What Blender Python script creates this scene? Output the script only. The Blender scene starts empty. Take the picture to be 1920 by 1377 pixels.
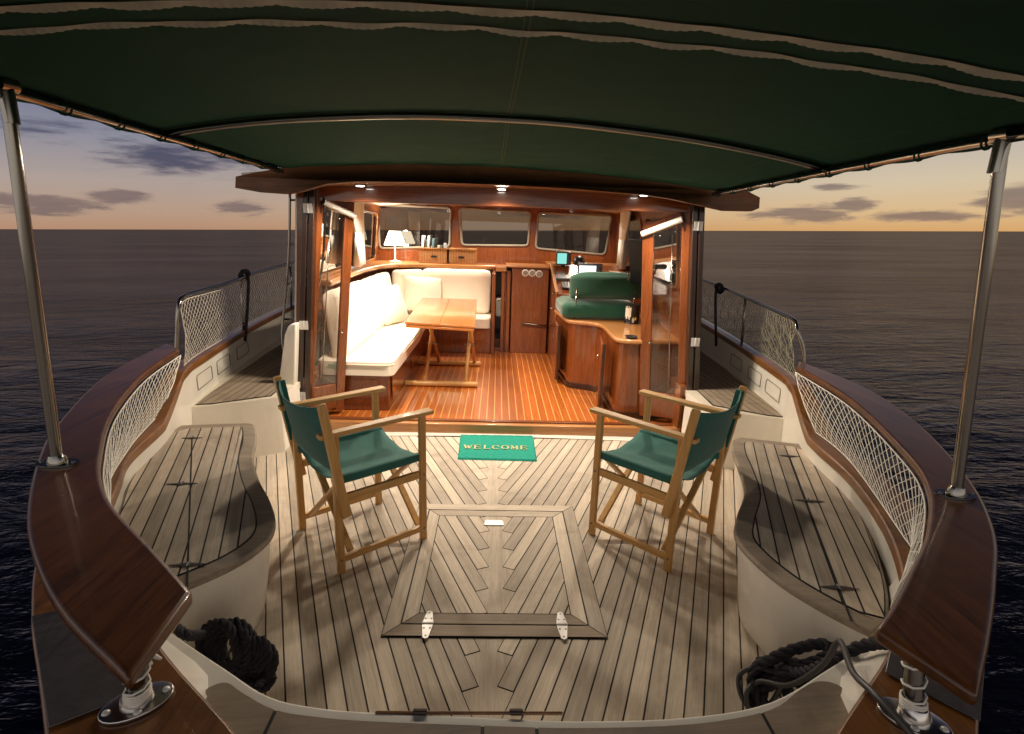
import bpy, bmesh, math, random
from mathutils import Vector, Matrix, geometry
R = math.radians
random.seed(7)
S = bpy.context.scene
C = S.collection
# ------------------------------------------------------------------ camera (boat frame: x starboard, y forward, z up, deck z=0)
CAMH = 1.45
PIT, YAW, ROL = R(14.337), R(-1.8337), R(1.8)
HEEL = R(1.62)                                   # the whole boat heels a little against the level sea
Mc = Matrix.Rotation(YAW, 3, 'Z') @ Matrix.Rotation(math.pi/2 - PIT, 3, 'X') @ Matrix.Rotation(ROL, 3, 'Z')
cam = bpy.data.objects.new('camera', bpy.data.cameras.new('camera'))
C.objects.link(cam); S.camera = cam
cam.data.sensor_width = 36; cam.data.lens = 18.75; cam.data.clip_end = 60000; cam.data.clip_start = 0.05
cam.matrix_world = Matrix.Translation((0, 0, CAMH)) @ Mc.to_4x4()
S.view_settings.view_transform = 'Standard'; S.view_settings.look = 'None'
S.view_settings.exposure = 0.0; S.view_settings.gamma = 1
S.cycles.use_denoising = True
S.cycles.max_bounces = 8; S.cycles.transparent_max_bounces = 12
S.cycles.sample_clamp_indirect = 6.0
S.cycles.caustics_reflective = False; S.cycles.caustics_refractive = False

def _ray(px, py): return Mc @ Vector(((px - 960)/1000., -(py - 688.5)/1000., -1.))
def az(px, py, z):
    v = _ray(px, py); t = (z - CAMH)/v.z; return Vector((v.x*t, v.y*t, z))
def ay(px, py, y):
    v = _ray(px, py); t = y/v.y; return Vector((v.x*t, y, CAMH + v.z*t))

# ------------------------------------------------------------------ node helpers
class NT:
    def __init__(s, tree): s.t = tree; s.n = tree.nodes; s.l = tree.links
    def new(s, typ, **kw):
        nd = s.n.new(typ)
        for k, v in kw.items(): setattr(nd, k, v)
        return nd
    def set(s, sock, v):
        if isinstance(v, bpy.types.NodeSocket): s.l.new(v, sock)
        elif v is not None:
            if hasattr(sock.default_value, '__len__') and not hasattr(v, '__len__'): v = [v]*len(sock.default_value)
            if hasattr(sock.default_value, '__len__') and len(sock.default_value) == 4 and len(v) == 3: v = (*v, 1)
            sock.default_value = v
    def m(s, op, a, b=None, c=None, clamp=False):
        nd = s.new('ShaderNodeMath', operation=op, use_clamp=clamp)
        s.set(nd.inputs[0], a)
        if b is not None: s.set(nd.inputs[1], b)
        if c is not None: s.set(nd.inputs[2], c)
        return nd.outputs[0]
    def mix(s, f, a, b, blend='MIX'):
        nd = s.new('ShaderNodeMix', data_type='RGBA', blend_type=blend)
        s.set(nd.inputs[0], f); s.set(nd.inputs[6], a); s.set(nd.inputs[7], b); return nd.outputs[2]
    def noise(s, vec, scale, detail=4, rough=.55, dist=0):
        nd = s.new('ShaderNodeTexNoise'); s.set(nd.inputs['Vector'], vec)
        nd.inputs['Scale'].default_value = scale; nd.inputs['Detail'].default_value = detail
        nd.inputs['Roughness'].default_value = rough; nd.inputs['Distortion'].default_value = dist
        return nd.outputs[0]
    def mapv(s, vec, sc=(1, 1, 1), loc=(0, 0, 0), rot=(0, 0, 0)):
        nd = s.new('ShaderNodeMapping'); s.set(nd.inputs[0], vec)
        nd.inputs['Scale'].default_value = sc; nd.inputs['Location'].default_value = loc; nd.inputs['Rotation'].default_value = rot
        return nd.outputs[0]
    def ramp(s, f, stops, interp='LINEAR'):
        nd = s.new('ShaderNodeValToRGB'); s.set(nd.inputs[0], f); cr = nd.color_ramp; cr.interpolation = interp
        while len(cr.elements) < len(stops): cr.elements.new(.5)
        for e, (p, c) in zip(cr.elements, stops):
            e.position = p; e.color = (*c, 1) if hasattr(c, '__len__') else (c, c, c, 1)
        return nd.outputs[0]
def lin(r, g, b):
    f = lambda c: (c/255/12.92) if c/255 <= .04045 else ((c/255 + .055)/1.055)**2.4
    return (f(r), f(g), f(b))

# ------------------------------------------------------------------ sky
w = bpy.data.worlds.new('World'); S.world = w; w.use_nodes = True
N = NT(w.node_tree)
bg = [n for n in N.n if n.type == 'BACKGROUND'][0]
tc = N.new('ShaderNodeTexCoord').outputs['Generated']
sx = N.new('ShaderNodeSeparateXYZ'); N.l.new(tc, sx.inputs[0])
dx, dy, dz = sx.outputs
elev = N.m('ARCSINE', dz)                         # radians
azm = N.m('ARCTAN2', dx, dy)                      # 0 = ahead, + = starboard
e01 = N.m('DIVIDE', elev, 0.9, clamp=True)
def es(deg): return R(deg)/0.9
left = N.ramp(e01, [(0, lin(188, 146, 118)), (es(1.6), lin(190, 160, 138)), (es(4), lin(180, 164, 156)), (es(7.5), lin(146, 146, 160)), (es(11.5), lin(106, 116, 146)),
                    (es(16), lin(54, 62, 92)), (es(22), lin(12, 15, 32)), (1, lin(3, 5, 14))])
right = N.ramp(e01, [(0, lin(224, 172, 112)), (es(1.5), lin(228, 192, 142)), (es(4), lin(220, 202, 172)), (es(7.5), lin(192, 184, 178)), (es(11.5), lin(128, 136, 160)),
                     (es(16), lin(56, 62, 92)), (es(22), lin(12, 15, 32)), (1, lin(3, 5, 14))])
side = N.m('MULTIPLY_ADD', azm, 0.9, 0.45, clamp=True)
sky = N.mix(side, left, right)
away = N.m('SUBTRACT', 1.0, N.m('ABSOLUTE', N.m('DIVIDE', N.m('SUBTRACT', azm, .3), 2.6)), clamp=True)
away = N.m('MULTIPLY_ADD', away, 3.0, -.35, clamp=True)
behind = N.ramp(e01, [(0, tuple(q*1.8 for q in lin(205, 194, 182))), (es(20), tuple(q*1.8 for q in lin(170, 164, 164))), (es(42), lin(30, 36, 60)), (1, lin(6, 8, 20))])  # unseen sky astern, brightened as added fill light for aft-facing surfaces
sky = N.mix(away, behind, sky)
cv = N.new('ShaderNodeCombineXYZ'); N.set(cv.inputs[0], N.m('MULTIPLY', azm, 4.4)); N.set(cv.inputs[1], N.m('MULTIPLY', elev, 25.))
nz = N.noise(cv.outputs[0], 3.4, 9, .66, .5)
nz2 = N.noise(N.mapv(cv.outputs[0], (1, 1, 1), (7.3, 2.2, 0)), 4.5, 5, .6, .2)
def cloud(total, a, e, wa, we, k=1.0):
    da = N.m('DIVIDE', N.m('SUBTRACT', azm, R(a)), R(wa)); de = N.m('DIVIDE', N.m('SUBTRACT', elev, R(e)), R(we))
    g = N.m('EXPONENT', N.m('MULTIPLY', N.m('ADD', N.m('MULTIPLY', da, da), N.m('MULTIPLY', de, de)), -1.))
    g = N.m('MULTIPLY', g, k)
    return g if total is None else N.m('MAXIMUM', total, g)
def dens(lst, lo, hi, nn):
    t = None
    for c in lst: t = cloud(t, *c)
    d = N.m('ADD', t, N.m('MULTIPLY_ADD', nn, 1.5, -.75))
    nd = N.new('ShaderNodeMapRange', interpolation_type='SMOOTHSTEP'); N.set(nd.inputs[0], d); nd.inputs[1].default_value = lo; nd.inputs[2].default_value = hi
    return nd.outputs[0]
low = dens([(-38.5, 1.9, 5.5, 1.1), (-34, 2.6, 3.4, .8), (-24.5, 1.9, 3.6, .95, .9), (-46, 2.8, 3, .8, .8), (29.5, 1.5, 4.2, 1.1), (33, 2.2, 2.2, .9, .9), (38, 1.3, 5, .7, .9), (43.5, 2.3, 3.2, 1.5), (31.5, 3.8, 2.6, .45, .85),
            (26, 1.3, 3, .6, .8), (60, 3, 8, 1.4), (-62, 3, 9, 1.6), (5, 1.6, 8, .7, .8), (-8, 2.2, 6, .7, .8)], .40, .85, nz)
hi_ = dens([(-29.5, 6.0, 6.0, 1.7), (-24, 6.4, 5, 1.5, .95), (-38, 7.6, 6, 1.3, .62), (-20, 8, 6, 1.6, .6), (46, 8.8, 5, .6, .5), (-47, 4.2, 4, .4, .5)], .30, 1.05, nz2)
edge = N.m('MULTIPLY', low, N.m('SUBTRACT', 1.0, low)); sky = N.mix(N.m('MULTIPLY', edge, .6), sky, lin(222, 190, 160))
sky = N.mix(N.m('MULTIPLY', low, .74), sky, N.mix(nz2, lin(84, 76, 88), lin(138, 116, 112)))
sky = N.mix(N.m('MULTIPLY', hi_, .80), sky, lin(50, 56, 88))
vor = N.new('ShaderNodeTexVoronoi'); N.set(vor.inputs['Vector'], tc); vor.inputs['Scale'].default_value = 46
star = N.m('LESS_THAN', vor.outputs['Distance'], .028)
sky = N.mix(N.m('MULTIPLY', star, .30), sky, (.9, .9, .95))
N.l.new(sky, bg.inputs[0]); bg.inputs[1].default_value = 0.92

# ------------------------------------------------------------------ materials
MATS = {}
def bsdf(name):
    m = bpy.data.materials.new(name); m.use_nodes = True; MATS[name] = m
    n = NT(m.node_tree); b = [x for x in n.n if x.type == 'BSDF_PRINCIPLED'][0]
    return m, n, b
def plain(name, col, rough=.5, metal=0, bump=0, bscale=200, vary=.12, vscale=6, coat=0, sheen=0, spec=.5):
    m, n, b = bsdf(name)
    tcn = n.new('ShaderNodeTexCoord').outputs['Object']
    f = n.noise(tcn, vscale, 5, .6)
    c = n.mix(f, tuple(x*(1 - vary) for x in col), tuple(min(1, x*(1 + vary)) for x in col))
    n.set(b.inputs['Base Color'], c)
    f2 = n.noise(tcn, vscale*2.3, 4, .6)
    n.set(b.inputs['Roughness'], n.m('MULTIPLY_ADD', f2, .25*rough, rough*.88))
    b.inputs['Metallic'].default_value = metal; b.inputs['Coat Weight'].default_value = coat
    b.inputs['Sheen Weight'].default_value = sheen; b.inputs['Specular IOR Level'].default_value = spec
    if bump:
        bn = n.new('ShaderNodeBump'); bn.inputs['Strength'].default_value = bump; bn.inputs['Distance'].default_value = .002
        n.set(bn.inputs['Height'], n.noise(tcn, bscale, 3, .6)); n.l.new(bn.outputs[0], b.inputs['Normal'])
    return m
def wood(name, c1, c2, axis='Y', scale=1., rough=.35, coat=.6, streak=.5, uv=False, blotch=None, rnd=.0, bump=.15):
    m, n, b = bsdf(name)
    t = n.new('ShaderNodeTexCoord'); v = t.outputs['UV' if uv else 'Object']
    s = {'X': (1.2, 22, 22), 'Y': (22, 1.2, 22), 'Z': (22, 22, 1.2)}[axis]
    mv = n.mapv(v, tuple(q*scale for q in s))
    g = n.noise(mv, 1.6, 8, .62, .9); fine = n.noise(mv, 7.5, 5, .7, .2)
    f = n.m('ADD', n.m('MULTIPLY', g, 1 - streak*.4), n.m('MULTIPLY', fine, streak*.4))
    f = n.ramp(f, [(.30, 0.), (.68, 1.)])
    c = n.mix(f, c1, c2)
    big = n.noise(v, 1.1 if blotch is None else 2.2, 4, .6)
    c = n.mix(n.m('MULTIPLY', big, .45), c, tuple(q*.62 for q in c1))
    if blotch is not None:
        bf = n.ramp(n.noise(n.mapv(t.outputs['Object'], (1, 1, 1)), 3.1, 7, .68, .6), [(.50, 0.), (.66, 1.)])
        c = n.mix(n.m('MULTIPLY', bf, .55), c, blotch)
    if rnd:
        at = n.new('ShaderNodeAttribute', attribute_name='rnd')
        hsv = n.new('ShaderNodeHueSaturation'); n.set(hsv.inputs['Color'], c)
        n.set(hsv.inputs['Value'], n.m('MULTIPLY_ADD', at.outputs['Fac'], rnd*2, 1 - rnd)); c = hsv.outputs[0]
    n.set(b.inputs['Base Color'], c)
    n.set(b.inputs['Roughness'], n.m('MULTIPLY_ADD', fine, .22, rough - .08))
    b.inputs['Coat Weight'].default_value = coat; b.inputs['Coat Roughness'].default_value = .07
    if bump:
        bn = n.new('ShaderNodeBump'); bn.inputs['Strength'].default_value = bump; bn.inputs['Distance'].default_value = .001
        n.set(bn.inputs['Height'], f); n.l.new(bn.outputs[0], b.inputs['Normal'])
        bn2 = n.new('ShaderNodeBump'); bn2.inputs['Strength'].default_value = .25; bn2.inputs['Distance'].default_value = .004
        n.set(bn2.inputs['Height'], n.noise(v, 3.5, 2, .5)); n.l.new(bn2.outputs[0], b.inputs['Coat Normal'])
    return m
def emit(name, col, st):
    m = bpy.data.materials.new(name); m.use_nodes = True; MATS[name] = m
    n = NT(m.node_tree); n.n.remove([x for x in n.n if x.type == 'BSDF_PRINCIPLED'][0])
    e = n.new('ShaderNodeEmission'); e.inputs[0].default_value = (*col, 1); e.inputs[1].default_value = st
    n.l.new(e.outputs[0], [x for x in n.n if x.type == 'OUTPUT_MATERIAL'][0].inputs[0]); return m

deck_w = wood('weathered_teak', lin(162, 147, 129), lin(222, 206, 184), 'X', 1.3, .7, 0, 1.1, uv=True, rnd=.22, blotch=lin(146, 130, 112))
teak_m = wood('weathered_teak_dark', lin(128, 112, 94), lin(166, 148, 126), 'X', 1.5, .7, 0, .8, uv=True, rnd=.10, blotch=lin(96, 86, 76))
teak_o = wood('weathered_teak_trim', lin(134, 119, 102), lin(172, 155, 134), 'X', .9, .7, 0, .8, blotch=lin(92, 84, 76))
caulk = plain('black_caulking', (.012, .011, .010), .7)
floor_w = wood('varnished_teak_strips', lin(158, 78, 26), lin(192, 106, 40), 'X', 1.2, .30, .7, .6, uv=True, rnd=.12)
holly = plain('pale_holly_strip', lin(216, 160, 84), .35, coat=.6)
rail_w = wood('dark_varnished_mahogany', lin(40, 21, 10), lin(132, 78, 35), 'Y', .8, .30, .28, 1.1, blotch=lin(112, 64, 26))
cap_w = wood('weathered_varnished_cap', lin(86, 52, 24), lin(168, 108, 50), 'Y', .8, .36, .6, .8, blotch=lin(70, 40, 22))
cap_x = wood('varnished_sill_wood', lin(156, 98, 50), lin(204, 144, 84), 'X', .8, .32, .7, .6)
maho_x = wood('mahogany_grain_across', lin(96, 46, 17), lin(152, 82, 35), 'X', .9, .26, .9, .6)
maho_y = wood('mahogany_grain_along', lin(106, 54, 21), lin(168, 94, 41), 'Y', .9, .26, .9, .6)
maho_z = wood('mahogany_grain_upright', lin(96, 46, 17), lin(152, 82, 35), 'Z', .9, .26, .9, .6)
dark_z = wood('dark_door_post_wood', lin(36, 20, 12), lin(64, 36, 21), 'Z', .9, .3, .5, .6)
roof_w = wood('roof_edge_wood', lin(96, 60, 34), lin(150, 98, 58), 'X', .7, .55, .0, .8, blotch=lin(78, 50, 30))
table_w = wood('honey_table_wood', lin(160, 86, 30), lin(206, 126, 56), 'Y', .8, .30, .8, .6)
chair_w = wood('beech_chair_wood', lin(184, 134, 70), lin(224, 176, 106), 'Y', 1.6, .42, .25, .5)
chair_z = wood('beech_chair_upright', lin(182, 132, 68), lin(222, 174, 104), 'Z', 1.6, .42, .25, .5)
gel = plain('cream_gelcoat', lin(234, 228, 216), .30, vary=.10, vscale=4, coat=.4)
gel_d = plain('cream_gelcoat_worn', lin(206, 196, 176), .42, vary=.12, vscale=5, coat=.1)
for gm in (gel, gel_d):
    n = NT(gm.node_tree); b = [x for x in n.n if x.type == 'BSDF_PRINCIPLED'][0]
    src = b.inputs['Base Color'].links[0].from_socket; v = n.new('ShaderNodeTexCoord').outputs['Object']
    st = n.ramp(n.noise(n.mapv(v, (9, 9, .8)), 1.3, 6, .65, .4), [(.52, 0.), (.74, 1.)]); sm = n.ramp(n.noise(v, 2.4, 8, .7), [(.50, 0.), (.75, 1.)])
    n.set(b.inputs['Base Color'], n.mix(n.m('MULTIPLY', n.m('ADD', n.m('MULTIPLY', st, .5), n.m('MULTIPLY', sm,   .5)), .26), src, lin(150, 132, 104)))
    bn = n.new('ShaderNodeBump'); bn.inputs['Strength'].default_value = .12; bn.inputs['Distance'].default_value = .01; n.set(bn.inputs['Height'], n.noise(v, 5, 3, .5)); n.l.new(bn.outputs[0], b.inputs['Coat Normal'])
groove = plain('panel_groove_grey', lin(140, 132, 118), .7)
steel = plain('stainless_steel', (.29, .28, .255), .17, 1, vary=.10, vscale=14)
steel_b = plain('polished_foot_steel', (.62, .60, .57), .24, 1, vary=.12, vscale=14)
steel_w = plain('worn_steel_plate', (.11, .10, .10), .40, .5, vary=.55, vscale=16, bump=.6, bscale=40)
alu = plain('white_hinge_metal', lin(226, 222, 216), .38, .25, vary=.06)
white_p = plain('white_plastic', lin(238, 234, 226), .35, vary=.02)
black_p = plain('black_plastic', (.012, .012, .013), .35, vary=.1)
rubber = plain('dark_hose_rubber', (.03, .03, .032), .45)
rope_b = plain('black_navy_rope', (.011, .009, .016), .8, bump=.8, bscale=500, vary=.4, vscale=60)
cord_w = plain('white_net_twine', lin(236, 230, 216), .8, vary=.12, vscale=30)
cord_g = plain('grey_net_twine', lin(206, 198, 180), .8, vary=.15, vscale=30)
cord_d = plain('faded_green_net_twine', lin(150, 146, 120), .8, vary=.4, vscale=22)
fabric_g = plain('green_chair_canvas', lin(34, 96, 86), .85, bump=.7, bscale=900, vary=.14, vscale=14, sheen=.15)
helm_f = plain('green_velvet_upholstery', lin(12, 76, 54), .9, bump=.7, bscale=500, vary=.2, vscale=9, sheen=.5)
sofa_f = plain('cream_upholstery', lin(236, 226, 206), .9, bump=.6, bscale=420, vary=.05, vscale=8, sheen=.2)
pillow_f = plain('pale_linen', lin(226, 216, 196), .9, bump=.6, bscale=420, vary=.07, vscale=9, sheen=.2)
curtain_f = plain('sheer_white_cloth', lin(240, 236, 226), .9, vary=.03, bump=.3)
mat_f = plain('green_coir_mat', lin(16, 136, 116), .95, bump=1.0, bscale=320, vary=.22, vscale=90)
gold = plain('tan_letter_pile', lin(176, 170, 122), .95, bump=.9, bscale=300, vary=.15, vscale=60)
wick = None
canopy_f, n, b = bsdf('dark_green_awning_canvas')
v = n.new('ShaderNodeTexCoord').outputs['Object']
c = n.mix(n.noise(v, 1.6, 6, .6), lin(22, 76, 62), lin(35, 96, 78)); c = n.mix(n.noise(v, 300, 3, .8), c, lin(14, 58, 52))
n.set(b.inputs['Base Color'], c); b.inputs['Roughness'].default_value = .85; b.inputs['Specular IOR Level'].default_value = .25
bn = n.new('ShaderNodeBump'); bn.inputs['Strength'].default_value = .5; bn.inputs['Distance'].default_value = .004
n.set(bn.inputs['Height'], n.m('ADD', n.noise(v, 420, 2, .6), n.m('MULTIPLY', n.noise(n.mapv(v, (5, 1.2, 1)), 1.6, 4, .55), 3.))); n.l.new(bn.outputs[0], b.inputs['Normal'])
seam_c = plain('awning_seam_thread', lin(92, 104, 72), .9)
zip_c = plain('awning_zip_tape', lin(222, 224, 222), .8, bump=.6, bscale=300, vary=.15, vscale=30)
glass = bpy.data.materials.new('window_glass'); glass.use_nodes = True
n = NT(glass.node_tree); n.n.remove([x for x in n.n if x.type == 'BSDF_PRINCIPLED'][0])
tr = n.new('ShaderNodeBsdfTransparent'); tr.inputs[0].default_value = (.86, .86, .84, 1); glass.name = 'door_glass'
gl = n.new('ShaderNodeBsdfGlossy'); gl.inputs['Roughness'].default_value = .02; gl.inputs[0].default_value = (1, 1, 1, 1)
fr = n.new('ShaderNodeFresnel'); fr.inputs[0].default_value = 1.75
mx = n.new('ShaderNodeMixShader'); n.set(mx.inputs[0], n.m('MULTIPLY', fr.outputs[0], 1.2, clamp=True)); n.l.new(tr.outputs[0], mx.inputs[1]); n.l.new(gl.outputs[0], mx.inputs[2])
n.l.new(mx.outputs[0], [x for x in n.n if x.type == 'OUTPUT_MATERIAL'][0].inputs[0])
glass_d = glass; glass = glass_d.copy(); glass.name = 'tinted_window_glass'
[x for x in glass.node_tree.nodes if x.type == 'BSDF_TRANSPARENT'][0].inputs[0].default_value = (.27, .25, .235, 1)
basket_m, n, b = bsdf('woven_wicker')
v = n.new('ShaderNodeTexCoord').outputs['Object']
wv = n.new('ShaderNodeTexWave', wave_type='BANDS', bands_direction='X'); n.set(wv.inputs['Vector'], v); wv.inputs['Scale'].default_value = 16; wv.inputs['Distortion'].default_value = 1.5
wz = n.new('ShaderNodeTexWave', wave_type='BANDS', bands_direction='Z'); n.set(wz.inputs['Vector'], v); wz.inputs['Scale'].default_value = 20; wz.inputs['Distortion'].default_value = 1.5
q = n.m('MULTIPLY', wv.outputs['Fac'], wz.outputs['Fac'])
n.set(b.inputs['Base Color'], n.mix(q, lin(140, 92, 46), lin(206, 156, 92))); b.inputs['Roughness'].default_value = .6
bn = n.new('ShaderNodeBump'); bn.inputs['Strength'].default_value = .9; bn.inputs['Distance'].default_value = .004; n.set(bn.inputs['Height'], q); n.l.new(bn.outputs[0], b.inputs['Normal'])
lamp_on = emit('lit_lamp_lens', (1, .93, .82), 30)
shade_on = emit('lit_lampshade', (1, .84, .58), 9)
screen_w = emit('lit_white_screen', (.86, .92, 1), 1.6)
screen_c = emit('lit_cyan_screen', (.30, .85, .75), 1.0)
led_r = emit('red_led', (1, .05, .1), 3)

# ------------------------------------------------------------------ mesh helpers
class MB:
    def __init__(s): s.v = []; s.f = []; s.uv = []; s.rn = []
    def add(s, vs, fs, uvs=None, rnd=.5):
        k = len(s.v); s.v += [Vector(p) for p in vs]
        for i, f in enumerate(fs):
            s.f.append([k + j for j in f])
            s.uv.append(uvs[i] if uvs else None); s.rn.append(rnd)
        return s
    def box(s, a, b, rot=None, piv=None):
        x0, y0, z0 = a; x1, y1, z1 = b
        vs = [Vector((x, y, z)) for z in (z0, z1) for x, y in ((x0, y0), (x1, y0), (x1, y1), (x0, y1))]
        if rot: vs = [piv + rot @ (p - piv) for p in vs]
        return s.add(vs, [(3, 2, 1, 0), (4, 5, 6, 7), (0, 1, 5, 4), (1, 2, 6, 5), (2, 3, 7, 6), (3, 0, 4, 7)])
    def bar(s, a, b, w, h, up=(0, 0, 1), w2=None, h2=None):
        a = Vector(a); b = Vector(b); d = (b - a).normalized(); u = Vector(up)
        r = d.cross(u)
        if r.length < 1e-4: r = d.cross(Vector((1, 0, 0)))
        r.normalize(); u = r.cross(d)
        w2 = w2 or w; h2 = h2 or h
        vs = [p + r*sx*ww/2 + u*sy*hh/2 for p, ww, hh in ((a, w, h), (b, w2, h2)) for sx, sy in ((-1, -1), (1, -1), (1, 1), (-1, 1))]
        return s.add(vs, [(0, 1, 2, 3), (7, 6, 5, 4), (1, 0, 4, 5), (2, 1, 5, 6), (3, 2, 6, 7), (0, 3, 7, 4)])
    def tube(s, pts, r, n=10, closed=False, rr=None, caps=True):
        pts = [Vector(p) for p in pts]; k = len(pts); base = len(s.v); u = None
        for i, p in enumerate(pts):
            if closed: t = pts[(i + 1) % k] - pts[i - 1]
            else: t = pts[min(i + 1, k - 1)] - pts[max(i - 1, 0)]
            t.normalize()
            if u is None:
                u = t.cross(Vector((0, 0, 1)))
                if u.length < .05: u = t.cross(Vector((1, 0, 0)))
            u = (u - t*u.dot(t)).normalized(); v = t.cross(u)
            ri = rr[i] if rr else r
            for j in range(n):
                a = 2*math.pi*j/n; s.v.append(p + (u*math.cos(a) + v*math.sin(a))*ri)
        rng = k if closed else k - 1
        for i in range(rng):
            for j in range(n):
                a = base + i*n + j; b2 = base + i*n + (j + 1) % n; i2 = (i + 1) % k
                s.f.append([a, b2, base + i2*n + (j + 1) % n, base + i2*n + j]); s.uv.append(None); s.rn.append(.5)
        if not closed and caps:
            s.f.append([base + j for j in range(n)][::-1]); s.uv.append(None); s.rn.append(.5)
            s.f.append([base + (k - 1)*n + j for j in range(n)]); s.uv.append(None); s.rn.append(.5)
        return s
    def lathe(s, c, prof, n=24, ax=None):
        c = Vector(c); base = len(s.v); rot = ax.to_track_quat('Z', 'Y').to_matrix() if ax else Matrix.Identity(3)
        for r, z in prof:
            for j in range(n):
                a = 2*math.pi*j/n; s.v.append(c + rot @ Vector((r*math.cos(a), r*math.sin(a), z)))
        for i in range(len(prof) - 1):
            for j in range(n):
                s.f.append([base + i*n + j, base + i*n + (j + 1) % n, base + (i + 1)*n + (j + 1) % n, base + (i + 1)*n + j]); s.uv.append(None); s.rn.append(.5)
        for i, rev in ((0, True), (len(prof) - 1, False)):
            if prof[i][0] > 1e-5:
                l = [base + i*n + j for j in range(n)]; s.f.append(l[::-1] if rev else l); s.uv.append(None); s.rn.append(.5)
        return s
    def prism(s, poly, z0, z1, top=None):
        n = len(poly); top = top or poly
        vs = [Vector((p[0], p[1], z0 if len(p) < 3 else p[2])) for p in poly] + [Vector((p[0], p[1], z1 if len(p) < 3 else p[2])) for p in top]
        area = sum(poly[i][0]*poly[(i + 1) % n][1] - poly[(i + 1) % n][0]*poly[i][1] for i in range(n))
        fs = [list(range(n))[::-1], [n + i for i in range(n)]] + [[i, (i + 1) % n, n + (i + 1) % n, n + i] for i in range(n)]
        if area < 0: fs = [f[::-1] for f in fs]
        return s.add(vs, fs)
    def band(s, A, B, th):
        """plank between two 3D rails A and B (same length), thickness th downwards"""
        n = len(A); vs = [Vector(p) for p in A] + [Vector(p) for p in B]
        vs += [p - Vector((0, 0, th)) for p in vs]
        fs = []
        for i in range(n - 1):
            fs += [[i, i + 1, n + i + 1, n + i], [2*n + i, 3*n + i, 3*n + i + 1, 2*n + i + 1], [i, 2*n + i, 2*n + i + 1, i + 1], [n + i, n + i + 1, 3*n + i + 1, 3*n + i]]
        fs += [[0, n, 3*n, 2*n], [n - 1, 3*n - 1, 4*n - 1, 2*n - 1]]
        return s.add(vs, fs)
    def strip(s, A, B):
        n = len(A); return s.add(list(A) + list(B), [[i, i + 1, n + i + 1, n + i] for i in range(n - 1)])
    def build(s, name, mat, parent=None, smooth=False, bevel=0, seg=2, recalc=True, sub=0, solid=0, autos=None):
        me = bpy.data.meshes.new(name)
        org = Vector(parent['_o']) if parent is not None and '_o' in parent else Vector((0, 0, 0))
        me.from_pydata([p - org for p in s.v], [], s.f)
        if any(u for u in s.uv):
            ul = me.uv_layers.new(name='UVMap'); k = 0
            for pi, p in enumerate(me.polygons):
                uu = s.uv[pi]
                for j in range(p.loop_total):
                    if uu: ul.data[p.loop_start + j].uv = uu[j]
            at = me.attributes.new('rnd', 'FLOAT', 'FACE')
            for i, r_ in enumerate(s.rn): at.data[i].value = r_
        if recalc:
            bm = bmesh.new(); bm.from_mesh(me); bmesh.ops.recalc_face_normals(bm, faces=bm.faces); bm.to_mesh(me); bm.free()
        if smooth:
            for p in me.polygons: p.use_smooth = True
        me.materials.append(mat)
        o = bpy.data.objects.new(name, me); C.objects.link(o)
        if parent is not None:
            o.parent = parent; o['_o'] = tuple(org)
        if bevel:
            md = o.modifiers.new('bevel', 'BEVEL'); md.width = bevel; md.segments = seg; md.limit_method = 'ANGLE'; md.angle_limit = R(35)
            md.harden_normals = False
            for p in me.polygons: p.use_smooth = True
            if not smooth: me.set_sharp_from_angle(angle=R(38)) if hasattr(me, 'set_sharp_from_angle') else None
        elif smooth and autos: me.set_sharp_from_angle(angle=R(autos))
        if sub:
            md = o.modifiers.new('sub', 'SUBSURF'); md.levels = sub; md.render_levels = sub
        if solid:
            md = o.modifiers.new('solid', 'SOLIDIFY'); md.thickness = solid; md.offset = 0
        return o
def tag(o, label=None, cat=None, group=None, kind=None):
    if label: o['label'] = label
    if cat: o['category'] = cat
    if group: o['group'] = group
    if kind: o['kind'] = kind
    return o
def thing(name, loc, label, cat, group=None):
    o = bpy.data.objects.new(name, None); C.objects.link(o); o.location = loc; o['_o'] = tuple(loc); o.empty_display_size = .1
    return tag(o, label, cat, group)
def top(o, label, cat, group=None): return tag(o, label, cat, group)
def cr(pts, n=8, closed=False):
    """Catmull-Rom through points"""
    P = [Vector(p) for p in pts]; k = len(P); out = []
    rng = k if closed else k - 1
    for i in range(rng):
        if closed: a, b, c, d = P[i - 1], P[i], P[(i + 1) % k], P[(i + 2) % k]
        else: a, b, c, d = P[max(i - 1, 0)], P[i], P[i + 1], P[min(i + 2, k - 1)]
        for j in range(n):
            t = j/n; out.append(.5*((2*b) + (c - a)*t + (2*a - 5*b + 4*c - d)*t*t + (-a + 3*b - 3*c + d)*t**3))
    if not closed: out.append(P[-1])
    return out
def resample(pts, n):
    P = [Vector(p) for p in pts]; L = [0]
    for i in range(1, len(P)): L.append(L[-1] + (P[i] - P[i - 1]).length)
    out = []
    for k in range(n):
        t = L[-1]*k/(n - 1); i = 1
        while i < len(P) - 1 and L[i] < t: i += 1
        q = (t - L[i - 1])/max(1e-9, L[i] - L[i - 1]); out.append(P[i - 1].lerp(P[i], min(1, max(0, q))))
    return out
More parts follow.
